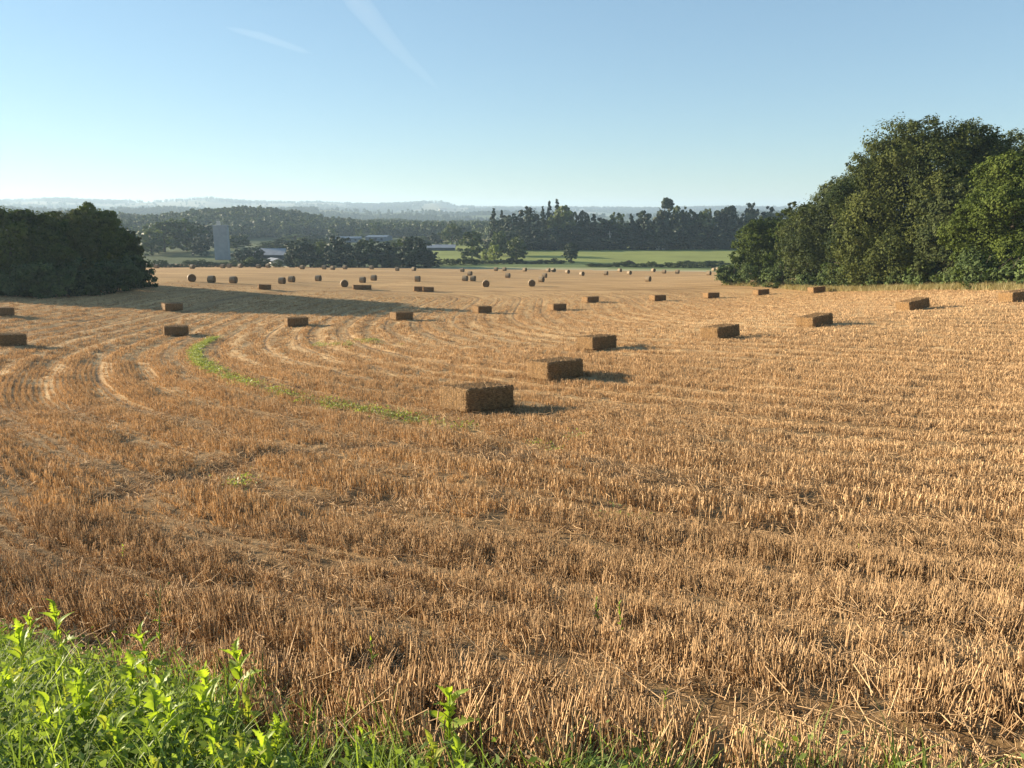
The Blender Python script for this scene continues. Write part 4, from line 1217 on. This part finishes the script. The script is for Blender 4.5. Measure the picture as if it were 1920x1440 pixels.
# ------------------------------------------------------------------ weeds: strip across the field
def tuft_leaves(seed, n, spread, h, size, mat):
    g = np.random.default_rng(seed)
    P = np.stack([g.normal(0, spread, n), g.normal(0, spread, n), np.abs(g.normal(0, h, n)) + 0.01], 1)
    N = sph(g, n) * 0.9 + np.array([0, 0, 0.7])
    V, Fq = leaf_quads(P, N, size, g, 0.5)
    return mesh_np('leaf_tuft', V, Fq, mat, np.repeat(g.uniform(0.1, .95, n), 4))
strip_c = proto_collection('strip_weeds', [tuft_leaves(50 + i, 60, 0.16, 0.06, 0.035, M['strip']) for i in range(5)])
def weed_strip():
    g = np.random.default_rng(21); P = []
    for a, b in zip(WEED[:-1], WEED[1:]):
        L = np.hypot(*(b - a)); n = int(L * 14); t = g.random(n)[:, None]
        d = (b - a) / (L + 1e-6); nn = np.array([-d[1], d[0]])
        P.append(a + (b - a) * t + nn * g.normal(0, 0.11, (n, 1)))
    P = np.concatenate(P)
    wgt = (0.40 + 0.60 * sstep(0.40, 0.58, fbm(P[:, 0] * 0.7, P[:, 1] * 0.7, 33, 3))) * np.interp(P[:, 1], [21, 27, 34, 42], [0.12, 0.4, 0.6, 1.0])
    P = P[g.random(len(P)) < wgt]
    # faint green flush elsewhere
    for px, py, sx, n in [(650, 648, 1.8, 22), (690, 640, 0.5, 14), (1150, 985, 0.25, 2), (440, 905, .3, 2), (1005, 842, .6, 3)]:
        c = on_ground(px, py)[:2]; P = np.concatenate([P, c + g.normal(0, sx, (n, 2))])
    n = len(P); z = height(P[:, 0], P[:, 1]) + near_relief(P[:, 0], P[:, 1], track_mask(P[:, 0], P[:, 1]), row_u(P[:, 0], P[:, 1])) + 0.05
    s = g.uniform(0.6, 1.4, n)[:, None] * np.ones((1, 3)) * np.interp(P[:, 1], [5, 12, 20], [0.45, 0.8, 1.0])[:, None]
    scatter('weed_strip', 'curved strip of low green weeds growing through the stubble', np.column_stack([P, z]), np.stack([0 * z, 0 * z, g.uniform(0, 6.28, n)], 1), s, g.integers(0, 5, n), strip_c)
weed_strip()

# ------------------------------------------------------------------ verge: grass, ground cover
grass_c = proto_collection('verge_grass', [blade_patch(60 + i, 26, 0.08, 0.24, 0.005, 0.05, M['grass'], 1.0) for i in range(6)])
clover_c = proto_collection('ground_cover', [tuft_leaves(70 + i, 46, 0.06, 0.040, 0.010, M['clover']) for i in range(6)])
def verge():
    g = np.random.default_rng(31)
    x = g.uniform(-4.5, 3.5, 60000); y = g.uniform(0.9, 4.6, 60000)
    va = verge_amt(x, y)
    left = sstep(1.2, -1.6, x) if False else 1 - sstep(-1.4, 1.4, x)
    pr = sstep(-0.28, 0.35, va)
    kg = (g.random(len(x)) < pr * (0.035 + 0.06 * sstep(-0.9, 0.2, x))) & (np.abs(x) < 0.8 * y + 1)
    kc = (g.random(len(x)) < pr * 0.16 * (0.25 + 0.75 * left)) & (np.abs(x) < 0.8 * y + 1)
    for k, nm, lab, cc, nv, s0, s1 in [(kg, 'verge_grass', 'fine green grass blades of the verge beside the stubble', grass_c, 6, 0.6, 1.2), (kc, 'ground_cover', 'small clover like leaves covering the verge between the weeds', clover_c, 6, 0.7, 1.6)]:
        X, Y = x[k], y[k]; n = len(X); z = height(X, Y)
        s = g.uniform(s0, s1, n)[:, None] * np.ones((1, 3))
        scatter(nm, lab, np.stack([X, Y, z], 1), np.stack([g.normal(0, .12, n), g.normal(0, .12, n), g.uniform(0, 6.28, n)], 1), s, g.integers(0, nv, n), cc)
verge()

# broad leaved weeds, one by one
def weed_leaf(seed, lobes, mat='weed', wk=1.0):
    g = np.random.default_rng(seed); n = 12; V = []; T = []
    for i in range(n + 1):
        f = i / n
        w = 0.17 * math.sin(math.pi * min(1, f * 0.93 + 0.07)) ** 0.8 * (1.2 - 0.35 * f)
        if f < 0.14: w = 0.02 + 0.06 * f
        if lobes: w *= 1 + 0.38 * (1 if i % 2 else -1) * (0.4 + 0.6 * math.sin(math.pi * f))
        z = 0.16 * math.sin(f * 2.0) - 0.30 * f * f
        for s in (-1, -.5, 0, .5, 1):
            V.append((f - 0.04 * abs(s), s * w, z + abs(s) * w * 0.55 + g.normal(0, .008))); T.append(np.clip(0.55 + 0.15 * (s == 0) + g.normal(0, .12), 0, 1))
    Fq = [[i * 5 + j, i * 5 + j + 1, (i + 1) * 5 + j + 1, (i + 1) * 5 + j] for i in range(n) for j in range(4)]
    return mesh_np('leaf', np.array(V) * np.array([1, wk, 1]), np.array(Fq), M[mat], T, smooth=True)
M['thistle'] = leaf_mat('grey_weed_leaves', (0.06, 0.10, 0.030), (0.19, 0.25, 0.085), 0.30, None, 0.7, 0.15)
M['yellow_weed'] = leaf_mat('yellowing_weed_leaves', (0.16, 0.19, 0.03), (0.40, 0.40, 0.10), 0.40, None, 0.7, 0.15)
LEAVES = [weed_leaf(i, i % 2 == 0) for i in range(6)]
LEAVES_T = [weed_leaf(20 + i, True, 'thistle', 0.62) for i in range(4)]
LEAVES_Y = [weed_leaf(30 + i, i % 2 == 0, 'yellow_weed', 0.8) for i in range(4)]
def weed_plant(px, py, hpx, label, group, seed, nl=10, wide=1.0, slim=False, Y=None, lv=None):
    lv = lv or LEAVES
    g = random.Random(seed)
    if Y is None: p = on_ground(px, py)
    else: p = np.array(at(px, Y))
    H = hpx / F * math.hypot(p[1], CAMZ - p[2]) * 1.05
    e = empty('leafy_weed', (p[0], p[1], p[2] - 0.01), g.uniform(0, 6.28)); tag(e, label, 'weed', group)
    bx, by = g.uniform(-.12, .12) * H, g.uniform(-.12, .12) * H
    mb = MB(); mb.tube([(0, 0, -0.02), (bx * .4, by * .4, H * .45), (bx, by, H * .92)], [max(.0022, H * .018), H * .013, H * .006], 7)
    me = mb.mesh('stem', M['weed'], True)
    a = me.attributes.new('tint', 'FLOAT', 'POINT'); a.data.foreach_set('value', np.full(len(me.vertices), .45, dtype=np.float32))
    link('stem', me, e)
    for i in range(nl):
        f = 0.10 + 0.86 * (i / max(1, nl - 1))
        L = H * wide * (0.50 - 0.22 * f) * g.uniform(.8, 1.2)
        if slim: L *= .7
        up = math.radians(10 + 55 * f + g.uniform(-12, 12))
        link('leaf', lv[g.randrange(len(lv))], e, (bx * f, by * f, H * f * .92), (g.uniform(-.35, .35), -up, i * 2.4 + g.uniform(-.4, .4)), (L, L * g.uniform(.75, 1.25), L))
WP = [(842, 1425, 135, 12, 1.0, 'bright upright leafy weed alone at the stubble edge'),
      (462, 1330, 125, 11, .9, 'upright lobed weed rising above the brown stubble edge'),
      (285, 1300, 128, 11, .8, 'tall light green weed beside the thin seeding stalk'),
      (118, 1245, 118, 10, .8, 'tall leafy weed clump above the rest at the verge rim'),
      (60, 1230, 82, 9, .9, 'short leafy weed beside the bleached stick')]
for k, (px, py, h, nl, wd, lab) in enumerate(WP): weed_plant(px, py, h, lab, None, 10 + k, nl, wd)
rr_ = random.Random(12)
for k in range(112):
    px = rr_.uniform(-30, 520) if k < 96 else rr_.uniform(480, 880)
    lo = np.interp(px, _vx, _vy)
    py = rr_.uniform(lo + 30, 1560)
    if px > 480: py = rr_.uniform(1440, 1540)
    q = k % 4
    lab, grp, lv, h = [('broad leaved bright green weed crowded in the verge', 'bright broad leaved weeds of the verge', LEAVES, (70, 140)),
                       ('narrow leaved dull grey green thistle crowded in the verge', 'dull narrow leaved weeds of the verge', LEAVES_T, (60, 120)),
                       ('broad leaved bright green weed crowded in the verge', 'bright broad leaved weeds of the verge', LEAVES, (45, 90)),
                       ('yellowing leafy weed crowded in the verge', 'yellowing weeds of the verge', LEAVES_Y, (50, 110))][q]
    weed_plant(px, py, rr_.uniform(*h), lab, grp, 40 + k, rr_.randrange(7, 12), rr_.uniform(.75, 1.15), False, None, lv)
for k, (px, py, h, lab) in enumerate([(1120, 1165, 50, 'small green weed sprig among straw of the flattened wheel track'), (1165, 1185, 60, 'yellowing spindly weed leaning in the wheel track'), (1608, 1050, 32, 'dark little weed deep in the stubble on the slope'),
                                      (1905, 1095, 40, 'grey green weed in the stubble below the bales'), (230, 1060, 40, 'pale weed sprig in stubble above the verge'), (1240, 1345, 62, 'thin green weed at the foot of standing stubble'),
                                      (700, 1265, 70, 'wispy grass like weed leaning over the flattened straw')]):
    weed_plant(px, py, h, lab, None, 90 + k, 6, 0.7, True)
# thin seeding stalk
def seed_stalk(px, py, hpx, label, seed):
    g = random.Random(seed); p = on_ground(px, py); H = hpx / F * math.hypot(p[1], CAMZ - p[2])
    e = empty('seeding_stalk', p); tag(e, label, 'weed')
    mb = MB(); mb.tube([(0, 0, -.02), (.02 * H, 0, .5 * H), (.06 * H, .02, H)], [.003, .0026, .0012], 6); me = mb.mesh('stem', M['weed'], True); link('stem', me, e)
    for i in range(7):
        f = .5 + .5 * i / 7; a = i * 2.1
        mb = MB(); mb.tube([(.05 * H * f, 0, H * f), (.05 * H * f + math.cos(a) * .05, math.sin(a) * .05, H * f + .04), (.05 * H * f + math.cos(a) * .06, math.sin(a) * .06, H * f + .055)], [.001, .001, .005], 6)
        link('seed_branch', mb.mesh('seed_branch', M['grass']), e)
    for i in range(3):
        link('leaf', LEAVES[i], e, (0.02 * H * .5, 0, H * (.2 + .2 * i)), (0, -.6, i * 2.3), (.05, .04, .05))
seed_stalk(304, 1262, 165, 'thin seeding stalk standing taller than the verge weeds', 3)
p = on_ground(28, 1195)
mb = MB(); mb.tube([(-.10, 0, .05), (-.03, .01, .058), (.03, 0, .052), (.075, -.01, .03)], [.005, .007, .008, .004], 7)
mb.tube([(.02, 0, .05), (.035, -.02, .02), (.04, -.03, -.01)], [.004, .003, .002], 6)
o = link('dead_stick', mb.mesh('dead_stick', M['deadwood'], True), None, tuple(p))
tag(o, 'short bleached stick lying at the rim of the verge', 'stick')

# ------------------------------------------------------------------ contrails high in the sky
def vol_mat(name, dens, col, an):
    m, n, l = nmat(name)
    v = n.new('ShaderNodeVolumePrincipled'); v.inputs['Color'].default_value = (*col, 1); v.inputs['Density'].default_value = dens; v.inputs['Anisotropy'].default_value = an
    o = n.new('ShaderNodeOutputMaterial'); l.new(v.outputs[0], o.inputs['Volume'])
    return m
def contrail(label, pix, rads, dens, D=14000):
    pts = [Vector(pt_Y(a, b, D)) for a, b in pix]
    mb = MB(); mb.tube(pts, [r / F * D for r in rads], 20)
    o = link('contrail', mb.mesh('contrail', vol_mat('contrail', dens, (1, 1, 1), 0.3), True)); tag(o, label, 'contrail', 'aircraft trails in the sky')
contrail('broad soft white aircraft trail fading as it falls', [(600, -120), (640, -50), (668, 0), (700, 38), (735, 80), (765, 112), (800, 145), (820, 165)], [18, 20, 21, 18, 14, 10, 7, 2], 1.5e-4)
contrail('short thin white aircraft trail left of the broad one', [(425, 52), (450, 58), (490, 68), (530, 82), (565, 94), (585, 100)], [2, 5, 7, 6, 5, 1], 3.6e-4)

# ------------------------------------------------------------------ summer haze over the whole country
mb = MB(); mb.box(-8300, 8300, -8300, 8300, -60, 112)
hz_o = link('haze', mb.mesh('haze', vol_mat('haze', 1.55e-4, (0.60, 0.80, 1.0), 0.2)))
tag(hz_o, 'thin pale morning haze filling the valley air', None, None, 'stuff')
